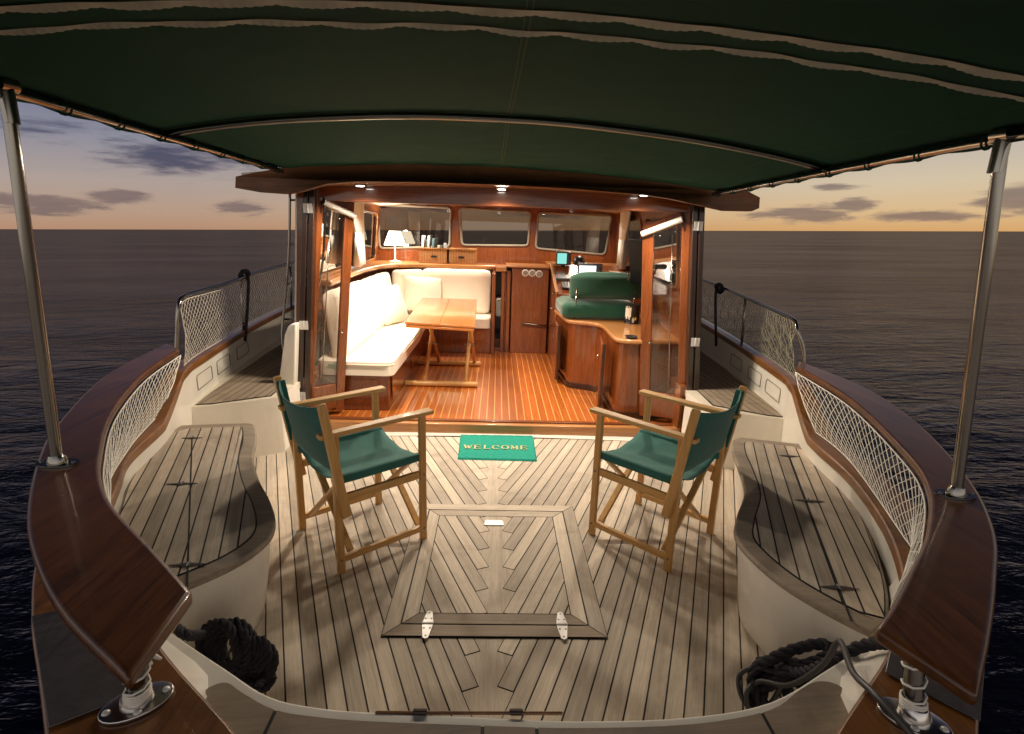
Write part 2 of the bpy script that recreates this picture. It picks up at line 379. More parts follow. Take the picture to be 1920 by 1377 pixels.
def rbox(mb, c, half, r=.03, cuts=8, puff=(0, 0, 0), rot=None, noise=0, seed=0):
    """rounded, puffed cushion"""
    bm = bmesh.new(); bmesh.ops.create_cube(bm, size=2)
    bmesh.ops.subdivide_edges(bm, edges=bm.edges, cuts=cuts, use_grid_fill=True)
    h = Vector(half); rnd = random.Random(seed); ph = [rnd.uniform(0, 6) for _ in range(6)]
    for v_ in bm.verts:
        p = v_.co.copy(); q = Vector((p.x*h.x, p.y*h.y, p.z*h.z))
        inn = Vector([max(-(h[i] - r), min(h[i] - r, q[i])) for i in range(3)]); d = q - inn
        if d.length > 1e-6: q = inn + d.normalized()*r
        e = [(1 - abs(p[i])**2.2) for i in range(3)]
        q.z += puff[2]*e[0]*e[1]*(1 if p.z > 0 else -1)*abs(p.z)
        q.x += puff[0]*e[1]*e[2]*(1 if p.x > 0 else -1)*abs(p.x)
        q.y += puff[1]*e[0]*e[2]*(1 if p.y > 0 else -1)*abs(p.y)
        if noise:
            q += Vector((math.sin(q.y*23 + ph[0]) + math.sin(q.z*31 + ph[1]), math.sin(q.x*21 + ph[2]) + math.sin(q.z*27 + ph[3]), math.sin(q.x*25 + ph[4]) + math.sin(q.y*19 + ph[5])))*noise
        v_.co = q
    c = Vector(c)
    vs = [(c + (rot @ v_.co if rot else v_.co)) for v_ in bm.verts]; bm.verts.index_update()
    mb.add(vs, [[v_.index for v_ in f.verts] for f in bm.faces]); bm.free(); return mb
def plate(name, outer, holes, to3, th, mat, parent=None, bevel=0):
    """2D outline with holes -> solid plate; to3(x,y,t) maps to 3D"""
    cu = bpy.data.curves.new('tmp', 'CURVE'); cu.dimensions = '2D'; cu.fill_mode = 'BOTH'
    for lp in [outer] + holes:
        sp = cu.splines.new('POLY'); sp.points.add(len(lp) - 1); sp.use_cyclic_u = True
        for i, p in enumerate(lp): sp.points[i].co = (p[0], p[1], 0, 1)
    ob = bpy.data.objects.new('tmp', cu); C.objects.link(ob)
    bpy.context.view_layer.update()
    me0 = bpy.data.meshes.new_from_object(ob.evaluated_get(bpy.context.evaluated_depsgraph_get()))
    bpy.data.objects.remove(ob)
    mb = MB(); n0 = len(me0.vertices)
    vs = [to3(v_.co.x, v_.co.y, 0) for v_ in me0.vertices] + [to3(v_.co.x, v_.co.y, th) for v_ in me0.vertices]
    fs = [list(p.vertices) for p in me0.polygons]
    ec = {}
    for f in fs:
        for i in range(len(f)): e = (f[i], f[(i + 1) % len(f)]); ec[e] = 1
    side_f = [[a, b, b + n0, a + n0] for (a, b) in ec if (b, a) not in ec]
    mb.add(vs, fs + [[i + n0 for i in f][::-1] for f in fs] + side_f)
    return mb.build(name, mat, parent, bevel=bevel)
def rrect(x0, y0, x1, y1, r, n=6):
    out = []
    for cx, cy, a0 in ((x1 - r, y1 - r, 0), (x0 + r, y1 - r, 90), (x0 + r, y0 + r, 180), (x1 - r, y0 + r, 270)):
        for k in range(n + 1): a = R(a0 + 90*k/n); out.append((cx + r*math.cos(a), cy + r*math.sin(a)))
    return out
def rpoly(pts, r, n=5):
    out = []; k = len(pts); P = [Vector(p[:2]) for p in pts]
    for i in range(k):
        a, b, c = P[i - 1], P[i], P[(i + 1) % k]
        d1 = (a - b).normalized(); d2 = (c - b).normalized(); p1 = b + d1*r; p2 = b + d2*r
        for j in range(n + 1):
            t = j/n; q = p1*(1 - t)**2 + b*2*t*(1 - t) + p2*t*t; out.append((q.x, q.y))
    return out
def clip(poly, nx, ny, d):
    """keep nx*x+ny*y<=d"""
    out = []
    for i in range(len(poly)):
        a, b = poly[i - 1], poly[i]; fa = nx*a[0] + ny*a[1] - d; fb = nx*b[0] + ny*b[1] - d
        if (fa <= 0) != (fb <= 0):
            t = fa/(fa - fb); out.append((a[0] + (b[0] - a[0])*t, a[1] + (b[1] - a[1])*t))
        if fb <= 0: out.append(b)
    return out
def board(mb, poly, z, d, rnd=None):
    """flat board polygon with uv along direction d"""
    if len(poly) < 3: return
    q = [poly[0]]
    for p in poly[1:]:
        if (Vector(p) - Vector(q[-1])).length > 1e-5: q.append(p)
    if (Vector(q[0]) - Vector(q[-1])).length < 1e-5: q.pop()
    if len(q) < 3: return
    ar = sum(q[i][0]*q[(i + 1) % len(q)][1] - q[(i + 1) % len(q)][0]*q[i][1] for i in range(len(q)))
    if abs(ar) < 2e-5: return
    if ar < 0: q = q[::-1]
    ox, oy = random.uniform(0, 40), random.uniform(0, 40)
    uv = [(p[0]*d[0] + p[1]*d[1] + ox, -p[0]*d[1] + p[1]*d[0] + oy) for p in q]
    vs = [Vector((p[0], p[1], z)) for p in q]
    mb.add(vs, [list(range(len(q)))], [uv], random.random() if rnd is None else rnd)
def sprung(mb, rect, th, w, gap, z, x0=.03, king=True, phase=0., cut=None):
    """planks sprung off a king plank, both sides. rect = x half-range / y range"""
    xa, ya, yb = rect; s_, c_ = math.sin(th), math.cos(th)
    tmin = 0*c_ - yb*s_ - w; tmax = xa*c_ - ya*s_ + w
    box = [(0, ya), (xa, ya), (xa, yb), (0, yb)]
    n0 = int(math.floor((tmin - phase)/w)); n1 = int(math.ceil((tmax - phase)/w))
    kp = []
    for n_ in range(n0, n1 + 1):
        t0 = n_*w + phase; t1 = t0 + w; sn = (x0 - t0*c_)/s_
        poly = clip(box, c_, -s_, t1 - gap/2); poly = clip(poly, -c_, s_, -(t0 + gap/2)) if poly else poly
        if poly: poly = clip(poly, -s_, -c_, -(sn + gap/2))
        if poly and cut: poly = clip(poly, *cut)
        if poly:
            for sg in (1, -1): board(mb, [(sg*p[0], p[1]) for p in poly], z, (sg*s_, c_))
        # king plank tooth
        poly = clip(box, c_, -s_, t1); poly = clip(poly, -c_, s_, -t0) if poly else poly
        if poly: poly = clip(poly, s_, c_, sn - gap/2)
        if poly: poly = clip(poly, 1, 0, .30)
        if poly and king:
            for sg in (1, -1):
                q = [(sg*p[0], p[1]) for p in poly]; n_v = len(q)
                ar = sum(q[i][0]*q[(i + 1) % n_v][1] - q[(i + 1) % n_v][0]*q[i][1] for i in range(n_v))
                if abs(ar) > 1e-5:
                    if ar < 0: q = q[::-1]
                    mb.add([Vector((p[0], p[1], z)) for p in q], [list(range(len(q)))], [[(p[1] + 3.3, p[0] + 5.1) for p in q]], .5)
def straight(mb, outline, axis, w, gap, z, off=0., margin=None):
    """parallel planks clipped out of an outline"""
    th = axis; dx_, dy_ = math.cos(th), math.sin(th); nx, ny = -dy_, dx_
    ts = [p[0]*nx + p[1]*ny for p in outline]; a = math.floor((min(ts) - off)/w); b_ = math.ceil((max(ts) - off)/w)
    for i in range(a, b_ + 1):
        t0 = i*w + off
        pl = clip([(p[0], p[1]) for p in outline], nx, ny, t0 + w - gap/2)
        if pl: pl = clip(pl, -nx, -ny, -(t0 + gap/2))
        if pl: board(mb, pl, z, (dx_, dy_))
def inset(poly, d):
    n = len(poly); out = []
    ar = sum(poly[i][0]*poly[(i + 1) % n][1] - poly[(i + 1) % n][0]*poly[i][1] for i in range(n))
    sg = 1 if ar > 0 else -1
    for i in range(n):
        a, b, c = Vector(poly[i - 1][:2]), Vector(poly[i][:2]), Vector(poly[(i + 1) % n][:2])
        e1 = (b - a).normalized(); e2 = (c - b).normalized()
        n1 = Vector((-e1.y, e1.x))*sg; n2 = Vector((-e2.y, e2.x))*sg; m_ = (n1 + n2)
        if m_.length < 1e-6: m_ = n1
        m_.normalize(); k = 1/max(.5, m_.dot(n1)); q = b + m_*d*k; out.append((q.x, q.y))
    return out

# ------------------------------------------------------------------ sea
m, n, b = bsdf('night_sea_water')
v = n.new('ShaderNodeTexCoord').outputs['Object']
b.inputs['Base Color'].default_value = (.004, .007, .018, 1); b.inputs['IOR'].default_value = 1.33; b.inputs['Roughness'].default_value = .22; b.inputs['Specular IOR Level'].default_value = .22
n1 = n.noise(n.mapv(v, (.45, 1.0, 1), rot=(0, 0, R(8))), .55, 6, .62, .5)
n2 = n.noise(n.mapv(v, (.6, 1.6, 1), rot=(0, 0, R(-14))), 2.4, 5, .6, .6)
n3 = n.noise(n.mapv(v, (.5, 1.5, 1)), .05, 4, .6, .3)
hgt = n.m('ADD', n.m('ADD', n.m('MULTIPLY', n1, 1.2), n.m('MULTIPLY', n2, .30)), n.m('MULTIPLY', n3, 2.6))
bn = n.new('ShaderNodeBump'); bn.inputs['Strength'].default_value = 1.0; bn.inputs['Distance'].default_value = .085
n.set(bn.inputs['Height'], hgt)
df = n.new('ShaderNodeBsdfDiffuse'); df.inputs[0].default_value = (.002, .0035, .011, 1); n.l.new(bn.outputs[0], df.inputs['Normal'])
gs = n.new('ShaderNodeBsdfGlossy'); gs.inputs[0].default_value = (1, .86, .74, 1); n.l.new(bn.outputs[0], gs.inputs['Normal'])
n.set(gs.inputs['Roughness'], n.m('MULTIPLY_ADD', n3, .12, .12))
fw = n.new('ShaderNodeFresnel'); fw.inputs[0].default_value = 1.33; n.l.new(bn.outputs[0], fw.inputs['Normal'])
ms = n.new('ShaderNodeMixShader'); n.set(ms.inputs[0], n.m('MULTIPLY', fw.outputs[0], n.m('MULTIPLY_ADD', n3, .40, .08), clamp=True)); n.l.new(df.outputs[0], ms.inputs[1]); n.l.new(gs.outputs[0], ms.inputs[2])
n.l.new(ms.outputs[0], [x for x in n.n if x.type == 'OUTPUT_MATERIAL'][0].inputs[0]); n.n.remove(b)
mb = MB(); L_ = 30000.
mb.add([(-L_, -3000, -1.35), (L_, -3000, -1.35), (L_, L_, -1.35), (-L_, L_, -1.35)], [(0, 1, 2, 3)])
sea = mb.build('sea', m); sea['kind'] = 'structure'

# ------------------------------------------------------------------ hull
def z3(l, z): return [Vector((p[0], p[1], p[2] if len(p) > 2 else z)) for p in l]
capin = {-1: z3([(-.30, .66), (-.48, .83), (-.72, 1.02), (-.98, 1.25), (-1.22, 1.53), (-1.40, 1.87), (-1.51, 2.10), (-1.60, 2.50), (-1.76, 2.98, .625), (-1.84, 3.3, .62), (-2.00, 4.4, .63), (-2.10, 5.7, .64), (-2.08, 7.2, .68), (-1.75, 9.4, .78)], .5),
         1: z3([(.48, .64), (.69, .83), (.96, 1.05), (1.12, 1.22), (1.25, 1.40), (1.38, 1.66), (1.50, 2.03), (1.57, 2.46), (1.74, 2.98, .625), (1.82, 3.3, .62), (1.95, 4.4, .63), (2.04, 5.7, .64), (2.04, 7.2, .68), (1.75, 9.4, .78)], .5)}
capout = {-1: z3([(-.52, .50), (-.72, .70), (-.94, .94), (-1.13, 1.15), (-1.33, 1.42), (-1.52, 1.80), (-1.62, 2.06), (-1.72, 2.46), (-1.86, 2.96, .625), (-1.94, 3.3, .62), (-2.10, 4.4, .63), (-2.20, 5.7, .64), (-2.18, 7.2, .68), (-1.85, 9.45, .78)], .5),
          1: z3([(.78, .58), (.96, .80), (1.17, 1.02), (1.35, 1.19), (1.46, 1.34), (1.54, 1.62), (1.64, 2.0), (1.70, 2.43), (1.85, 2.96, .625), (1.92, 3.3, .62), (2.05, 4.4, .63), (2.14, 5.7, .64), (2.14, 7.2, .68), (1.85, 9.45, .78)], .5)}
hull = thing('boat_hull', (0, 4, -1.3), 'cream boat hull with high bulwarks and weathered brown cap all round the cockpit', 'boat hull')
for s in (-1, 1):
    A = cr(capin[s], 14); B = cr(capout[s], 14)
    for p in A + B:
        if p.y < 3.2: p.z = .5 + .122*min(1, max(0, (p.y - 2.47)/.46))
    MB().band(A, B, .045).build('cap_rail', cap_w, hull, bevel=.007)
    # inner bulwark wall
    w0 = [p + Vector((s*.012, 0, -.043)) for p in A]; w1 = [Vector((p.x - s*.0 + s*.02, p.y, -.06)) for p in w0]
    MB().strip(w0, w1).build('inner_bulwark', gel, hull, smooth=True)
    o0 = [p + Vector((-s*.012, 0, -.043)) for p in B]
    rings = [o0, [Vector((p.x*1.0, p.y, p.z - .25)) for p in o0], [Vector((p.x*.97, p.y + .02, -.5)) for p in o0], [Vector((p.x*.88, p.y*.98 + .25, -1.3)) for p in o0], [Vector((p.x*.7, p.y*.96 + .6, -1.9)) for p in o0]]
    k = MB()
    for a, b_ in zip(rings, rings[1:]): k.strip(a, b_)
    k.build('topside', gel_d, hull, smooth=True)
    # side deck, forward bulkhead
    f = [p for p in A if p.y > 3.05]; inn = -s
    wall = [(s*1.86, 3.05), (s*1.70, 3.11), (s*1.40, 3.28 if s < 0 else 3.22), (s*1.38, 3.34), (s*1.37, 3.62)]
    wallp = cr([(x, y, 0) for x, y in wall], 5)
    MB().strip([Vector((p.x, p.y, .372)) for p in wallp], [Vector((p.x - s*.01, p.y - .01, -.06)) for p in wallp]).build('cockpit_bulkhead', gel, hull, smooth=True)
    outl = [(p.x, p.y) for p in wallp] + [(s*1.50, 4.5), (s*1.60, 9.0), (s*1.85, 9.0), (s*2.12, 7.2), (s*2.14, 5.7), (s*2.05, 4.4), (s*1.92, 3.3)]
    MB().prism(outl, .33, .372).build('side_deck_base', gel_d, hull)
    tk = [(s*1.80, 3.11), (s*1.72, 3.13), (s*1.44, 3.31), (s*1.47, 3.8), (s*1.58, 6.5), (s*1.60, 8.9), (s*2.02, 7.2), (s*2.03, 5.7), (s*1.94, 4.4), (s*1.83, 3.3)]
    MB().prism(inset(tk, -.004), .372, .3745).build('side_deck_caulking', caulk, hull)
    k = MB(); straight(k, tk, R(90), .052, .005, .378, .01); k.build('side_deck_planking', teak_m, hull)
    # recessed panels on bulwark
    for yy in (3.34, 3.70, 4.12):
        def wp(y, z):
            i = min(range(len(w0) - 1), key=lambda j: abs((w0[j].y + w0[j + 1].y)/2 - y)); a, b2 = w0[i], w0[i + 1]
            t = (y - a.y)/(b2.y - a.y); return Vector((a.x + (b2.x - a.x)*t - s*.001, y, z))
        lp = [wp(yy + px_, pz_) for px_, pz_ in ((-.13, .435), (.13, .435), (.13, .525), (-.13, .525))]
        MB().tube(resample(lp + [lp[0]], 30)[:-1], .0028, 6, True).build('panel_outline', groove, hull, smooth=True)
    # step pieces between coaming and cap at the stern
coam = [(-1.02, 1.33), (-.84, 1.21), (-.64, 1.09), (-.50, 1.01), (-.37, .98), (-.25, .97), (0, .958), (.2, .95), (.45, .96), (.66, 1.0), (.86, 1.10), (1.06, 1.21), (1.22, 1.33)]
cc = cr([(x, y, 0) for x, y in coam], 5)
body = [(p.x, p.y) for p in cc] + [(1.0, .95), (.72, .50), (-.50, .50), (-.9, .95)]
MB().prism(body, -.1, .40).build('transom_coaming', gel, hull, bevel=.018, seg=3)
for s in (-1, 1):
    A = resample([p + Vector((s*.012, 0, -.02)) for p in cr(capin[s][:5], 5)], 20)
    if s < 0: Bq = [(-.36, .66, .399), (-.60, .90, .399), (-.66, 1.06, .399), (-.84, 1.185, .399), (-1.02, 1.33, .399), (-1.22, 1.5, .3)]
    else: Bq = [(.50, .66, .399), (.80, .93, .399), (.86, 1.06, .399), (1.06, 1.19, .399), (1.2, 1.33, .399), (1.30, 1.5, .3)]
    MB().strip(A, resample(cr(Bq, 5), 20)).build('quarter_fillet', gel, hull, smooth=True)
seat = [(-.58, .80), (-.640, .93), (-.655, .985), (-.645, 1.025), (-.61, 1.040), (-.56, 1.012), (-.47, .968), (-.37, .95), (-.25, .94), (0, .93), (.2, .925), (.45, .935), (.64, .97), (.74, 1.025), (.80, 1.052), (.845, 1.045), (.855, 1.01), (.82, .93), (.70, .76), (.60, .62), (-.40, .62)]
seat = [(p.x, p.y) for p in cr([(x, y, 0) for x, y in seat], 4, True)]
MB().prism(seat, .4, .404).build('stern_seat_caulking', caulk, hull)
k = MB()
for a, b_ in ((-2, -.47), (-.465, -.012), (-.007, .105), (.110, .62), (.625, 2)):
    q = clip(clip(seat, 1, 0, b_), -1, 0, -a)
    if q: board(k, inset(q, .0015), .408, (1, .1))
k.build('stern_seat_planks', teak_m, hull)
gb = MB().box((-.25, .965, .395), (.17, .971, .4035)).build('gate_strip', cap_w, hull, bevel=.003)
for x in (-.15, .065): MB().box((x - .016, .960, .398), (x + .016, .974, .409)).build('gate_latch', dark_z, hull, bevel=.004)

# steel chafe plates on the quarters
for s, pts in ((-1, [(-1.115, 1.135), (-.97, 1.20), (-.70, .93), (-.835, .835)]), (1, [(1.235, 1.085), (1.10, 1.20), (.90, .98), (1.01, .855)])):
    k = MB().prism([p for p in pts], .503, .507)
    top(k.build('chafe_plate', steel_w, bevel=.002), 'dull scratched metal plate on the ' + ('left' if s < 0 else 'right') + ' rear corner cap beside the stanchion foot', 'metal plate', 'metal plates on the stern corners')

# upper rails
rin = {-1: [(-1.80, 3.01), (-1.67, 2.49), (-1.45, 1.96), (-1.22, 1.57), (-1.09, 1.39), (-.96, 1.25), (-.75, 1.07), (-.590, .93)],
       1: [(1.745, 2.95), (1.66, 2.35), (1.46, 1.74), (1.32, 1.45), (1.12, 1.20), (.95, 1.035), (.82, .915), (.735, .845)]}
rout = {-1: [(-1.96, 3.16), (-1.83, 2.48), (-1.56, 1.84), (-1.38, 1.53), (-1.17, 1.24), (-1.0, 1.05), (-.80, .87), (-.575, .715)],
        1: [(1.84, 3.10), (1.87, 2.55), (1.74, 2.03), (1.51, 1.52), (1.31, 1.21), (1.12, 1.0), (.95, .83), (.80, .69)]}
RZ = .74
for s in (-1, 1):
    A = resample(cr(z3(rin[s], RZ), 8), 50); B = resample(cr(z3(rout[s], RZ), 8), 50)
    rows = [A]; 
    o = MB().band(A, B, .033).build('stern_rail', rail_w, bevel=.011, seg=3)
    top(o, 'broad glossy dark brown curved stern rail board on the ' + ('left' if s < 0 else 'right') + ' side, above its net', 'rail', 'curved stern rails')
# canopy poles
pole_b = {-1: Vector((-1.288, 1.490, RZ)), 1: Vector((1.352, 1.385, RZ))}
pole_t = {-1: Vector((-1.245, 1.50, 1.745)), 1: Vector((1.262, 1.41, 1.70))}
for s in (-1, 1):
    t_ = thing('canopy_pole', pole_b[s], 'tall round stainless pole standing on the ' + ('left' if s < 0 else 'right') + ' stern rail holding the awning up', 'pole', 'awning poles')
    a, b_ = pole_b[s], pole_t[s]
    MB().tube([a + Vector((0, 0, .004)), a.lerp(b_, .5), b_], .0152, 16).build('pole_tube', steel, t_, smooth=True, autos=40)
    k = MB().prism([(a.x + .06*math.cos(q_*.3927)*(1.0), a.y + .032*math.sin(q_*.3927)) for q_ in range(16)], RZ + .001, RZ + .006); k.lathe(a, [(.026, .004), (.025, .016), (.018, .03)], 20)
    k.build('base_flange', steel, t_, smooth=True, autos=40)
    for sx_ in (-1, 1): MB().lathe(a + Vector((sx_*.046, 0, .006)), [(.006, 0), (.005, .003), (0, .004)], 10).build('screw', steel, t_, smooth=True)
    MB().tube([b_ - Vector((0, 0, .07)), b_ + Vector((0, 0, .012))], .018, 14).tube([b_ + Vector((0, -.025, .02)), b_ + Vector((0, .025, .022))], .020, 14).build('top_bracket', steel, t_, smooth=True, autos=40)
# stanchions under rails at stern
for s, pb, pt in ((-1, az(258, 1322, .50), Vector((-.66, .86, .70))), (1, az(1712, 1352, .50), Vector((.865, .90, .70)))):
    t_ = thing('rail_stanchion', pb, 'short stainless stanchion wrapped in white cord under the ' + ('left' if s < 0 else 'right') + ' rail end', 'stanchion', 'stern stanchions')
    MB().tube([pb, pt], .018, 16).build('post', steel, t_, smooth=True, autos=40)
    u = (Vector((pt.x, pt.y, 0)) - Vector((pb.x, pb.y, 0)))
    fa = -s*.6; fu, fv = Vector((math.cos(fa), math.sin(fa), 0)), Vector((-math.sin(fa), math.cos(fa), 0))
    k = MB().prism([(pb.x + fu.x*.064*math.cos(q_*.2618) + fv.x*.042*math.sin(q_*.2618), pb.y + fu.y*.064*math.cos(q_*.2618) + fv.y*.042*math.sin(q_*.2618)) for q_ in range(24)], .501, .510)
    k.lathe(pb, [(.03, .008), (.028, .022), (.019, .04)], 20); k.build('oval_foot', steel_b, t_, smooth=True, autos=40, bevel=.002)
    for fp in (fu*.050, fu*-.050, fv*.032, fv*-.032): MB().lathe(pb + fp + Vector((0, 0, .010)), [(.008, 0), (.006, .003), (0, .004)], 10).build('screw', alu, t_, smooth=True)
    pts = []; ax = (pt - pb); 
    for i in range(60):
        f = i/59; ph = f*math.pi*2*(4.2); r_ = .0195 + (.002 if i % 2 else 0); pts.append(pb + ax*(.10 + .62*f**1.5) + Vector((math.cos(ph)*r_, math.sin(ph)*r_, 0)))
    k = MB().tube(pts, .0026, 6)
    for j in range(4):
        z_ = pb + ax*(.14 + .03*j); k.tube([z_ + Vector((math.cos(a_)*.022, math.sin(a_)*.022, 0)) for a_ in [i*.5236 for i in range(12)]], .003, 6, True)
    tp = pb + ax*.72
    for j, d in enumerate(((.035, .01, .02), (.04, -.02, .005), (.03, .02, -.02))): k.tube([tp, tp + Vector(d)*.6, tp + Vector(d) + Vector((0, 0, -.01))], .004, 6, rr=[.005, .006, .003])
    k.build('cord_wrap', cord_w, t_, smooth=True)

# ------------------------------------------------------------------ nets
def net(name, T, B, cols, rows, rad, mat_, label, bulge=0., jit=.0, group='safety nets'):
    """T,B: 3D polylines, strands run both diagonals over the quad sheet"""
    T = resample(T, 40); B = resample(B, 40); rnd = random.Random(len(label))
    jt = {}
    def P(u, v_):
        u = min(1, max(0, u)); i = min(38, int(u*39)); f = u*39 - i
        t = T[i].lerp(T[i + 1], f); b2 = B[i].lerp(B[i + 1], f); p = t.lerp(b2, v_)
        p.z -= bulge*.5*math.sin(math.pi*v_)*(.3 + .7*abs(math.sin(u*9))); p.x -= math.copysign(bulge*math.sin(math.pi*v_), p.x)
        if jit:
            q = Vector((math.sin(u*61 + v_*17) + math.sin(u*127 - v_*7), math.sin(u*53 - v_*23), math.sin(u*83 + v_*31) + math.sin(v_*40 + u*140)*.6)); p += q*jit*math.sin(math.pi*min(1, max(0, v_)))
        return p
    k = MB()
    for dr in (1, -1):
        for c_ in range(-rows, cols + rows):
            pts = []
            for r_ in range(rows + 1):
                u = (c_ + dr*r_)/cols if dr > 0 else (c_ + rows - r_)/cols
                if -1e-6 <= u <= 1 + 1e-6: pts.append(P(u, r_/rows))
            if len(pts) > 1: k.tube(pts, rad, 4, caps=False)
    for v_ in (0, 1): k.tube([P(i/60, v_) for i in range(61)], rad*1.7, 5)
    for u in (0, 1): k.tube([P(u, i/12) for i in range(13)], rad*1.7, 5)
    o = k.build(name, mat_, smooth=True)
    return top(o, label, 'net', group)
bl = [az(299, 778, .505), az(270, 808, .505), az(242, 842, .505), az(202, 912, .505), Vector((-1.20, 1.52, .505)), Vector((-1.0, 1.26, .505))]
bl = [Vector((p.x, p.y, .507)) for p in bl]
net('safety_net', cr([(x + .004, y, RZ - .036) for x, y in rin[-1][:6]], 6), cr(bl, 6), 30, 6, .0017, cord_w, 'white twine net below the left curved stern rail, beside the left bench', .012, .0012, 'nets below the stern rails')
br = [az(1530, 811, .507), az(1568, 840, .507), az(1607, 881, .507), az(1690, 1000, .507), az(1712, 1045, .507), Vector((1.05, 1.17, .507))]
net('safety_net', cr([(x - .004, y, RZ - .036) for x, y in rin[1][:5]] + [(1.02, 1.10, RZ - .036)], 6), cr(br, 6), 30, 6, .0017, cord_w, 'white twine net below the right curved stern rail, beside the right bench', .012, .0012, 'nets below the stern rails')
def guard(s):
    zt = 1.02 if s < 0 else .98; x0 = -1.82 if s < 0 else 1.79
    t_ = thing('guard_rail', (s*1.84, 3.06, .62), 'thin tubular guard rail with rounded end standing on the ' + ('left' if s < 0 else 'right') + ' side bulwark', 'guard rail', 'side guard rails')
    path = cr([(s*1.855, 3.04, .62), (s*1.835, 3.06, .80), (x0, 3.08, zt - .06), (x0 + s*.005, 3.13, zt - .01), (x0 + s*.03, 3.24, zt)], 6) + cr([(s*1.93, 3.8, zt), (s*2.04, 5., zt + .04), (s*2.10, 7, zt + .10)], 6)
    MB().tube(path, .0115, 10).build('top_tube', steel, t_, smooth=True)
    for yy in (4.2, 5.4, 6.6):
        x = s*(1.975 + (yy - 4.2)*.06); MB().tube([(x + s*.02, yy, .62), (x, yy, zt + .02)], .010, 8).build('upright', steel, t_, smooth=True)
    return zt, path
for s in (-1, 1):
    zt, path = guard(s)
    T = [p for p in path if p.z > zt - .03]; T = [Vector((p.x, p.y, p.z - (.010 if s > 0 else .012 + .02*abs(math.sin(p.y*2.1))))) for p in T]
    B = cr([(s*1.80, 3.03, .635), (s*1.89, 3.4, .635), (s*2.03, 4.5, .645), (s*2.13, 5.8, .655), (s*2.12, 7.0, .68)], 6)
    net('safety_net', T, B, 74, 9, .0016, cord_g if s < 0 else cord_d, ('white' if s < 0 else 'tangled faded green') + ' twine net hung from the ' + ('left' if s < 0 else 'right') + ' guard rail along the side deck', .02, 0.0015 if s < 0 else .009, 'nets along the side decks')
    k = MB(); p0 = Vector((s*2.0, 4.28 if s < 0 else 4.75, zt + .02))
    k.tube(cr([p0 + Vector((-s*.02, -.03, -.02)), p0 + Vector((0, -.01, .03)), p0 + Vector((0, .03, .035)), p0 + Vector((-s*.03, .03, -.02)), p0 + Vector((-s*.04, -.04, -.2)), p0 + Vector((-s*.02, -.10, -.50))], 6), .012, 7)
    k.tube(cr([p0 + Vector((0, -.04, .0)), p0 + Vector((-s*.02, -.01, .04)), p0 + Vector((-s*.03, .04, .02)), p0 + Vector((0, .02, -.03))], 5, True), .018, 7, True)
    top(k.build('tied_rope', rope_b, smooth=True), 'black rope knotted over the ' + ('left' if s < 0 else 'right') + ' guard rail and hanging down the net', 'rope', 'ropes tied to the guard rails')
# boarding ladder on the side
t_ = thing('side_ladder', (-1.60, 4.2, .62), 'slim metal ladder going up to the roof on the left side of the cabin', 'ladder')
for xo in (0, .26): MB().tube(cr([(-1.555 + xo, 4.2, 1.69), (-1.60 + xo, 4.2, 1.2), (-1.665 + xo*.9, 4.2, .80), (-1.69 + xo*.9, 4.17, .55), (-1.64 + xo*.9, 4.12, .39)], 5), .010, 8).build('ladder_rail', steel, t_, smooth=True)
for i, z_ in enumerate((1.62, 1.30, 1.0, .72)): MB().tube([(-1.565 - (1.62 - z_)*.12, 4.2, z_), (-1.31 - (1.62 - z_)*.10, 4.2, z_ + .01)], .008, 8).build('rung', steel, t_, smooth=True)

# ------------------------------------------------------------------ deck
k = MB().prism([(-1.0, 1.0), (1.0, 1.0), (1.60, 2.25), (1.62, 3.64), (-1.62, 3.64), (-1.60, 2.25)], -.08, -.0035); deckb = k.build('cockpit_deck', caulk); deckb['kind'] = 'structure'
k = MB(); sprung(k, (1.62, 1.0, 3.60), R(22.5), .058, .0055, 0, cut=(1.25, -.6, .65))
k.build('deck_planking', deck_w, deckb)
MB().strip(cr([(-1.37, 3.56, .004), (-.6, 3.60, .004), (0, 3.615, .004), (.6, 3.60, .004), (1.37, 3.56, .004)], 8), cr([(-1.37, 3.64, .008), (-.6, 3.655, .008), (0, 3.655, .008), (.6, 3.655, .008), (1.37, 3.64, .008)], 8)).build('deck_edge_strip', gel, deckb, smooth=True)
# hatch
HX = .022
ht = thing('deck_hatch', (HX, 2.13, 0), 'square teak hatch flush in the middle of the cockpit deck with two white hinges', 'hatch')
x0, x1, y0, y1 = -.415 + HX, .415 + HX, 1.65, 2.62
MB().box((x0 - .002, y0 - .002, .0005), (x1 + .002, y1 + .002, .003)).build('hatch_caulking', caulk, ht)
def frame(k, x0, x1, y0, y1, w_, z, g=.002, which='lrfn'):
    o = [(x0, y0), (x1, y0), (x1, y1), (x0, y1)]; i = [(x0 + w_, y0 + w_), (x1 - w_, y0 + w_), (x1 - w_, y1 - w_), (x0 + w_, y1 - w_)]
    for j, nm in enumerate('nrfl'):
        if nm in which: board(k, inset([o[j], o[(j + 1) % 4], i[(j + 1) % 4], i[j]], g), z, (1, .01) if nm in 'nf' else (.01, 1))
k = MB(); frame(k, x0, x1, y0, y1, .060, .0065, which='lrf'); frame(k, x0 + .063, x1 - .063, y0 + .063, y1 - .063, .058, .0065, which='lrf'); k.build('frame_boards', deck_w, ht)
k = MB(); frame(k, x0, x1, y0, y1, .060, .0068, which='n'); frame(k, x0 + .063, x1 - .063, y0 + .063, y1 - .063, .058, .0068, which='n'); k.build('hinge_side_boards', teak_m, ht)
k = MB(); sprung(k, ((x1 - x0)/2 - .123, y0 + .123, y1 - .123), R(22.5), .056, .005, .0065, phase=.02)
for p in k.v: p.x += HX
k.build('lid_planking', deck_w, ht)
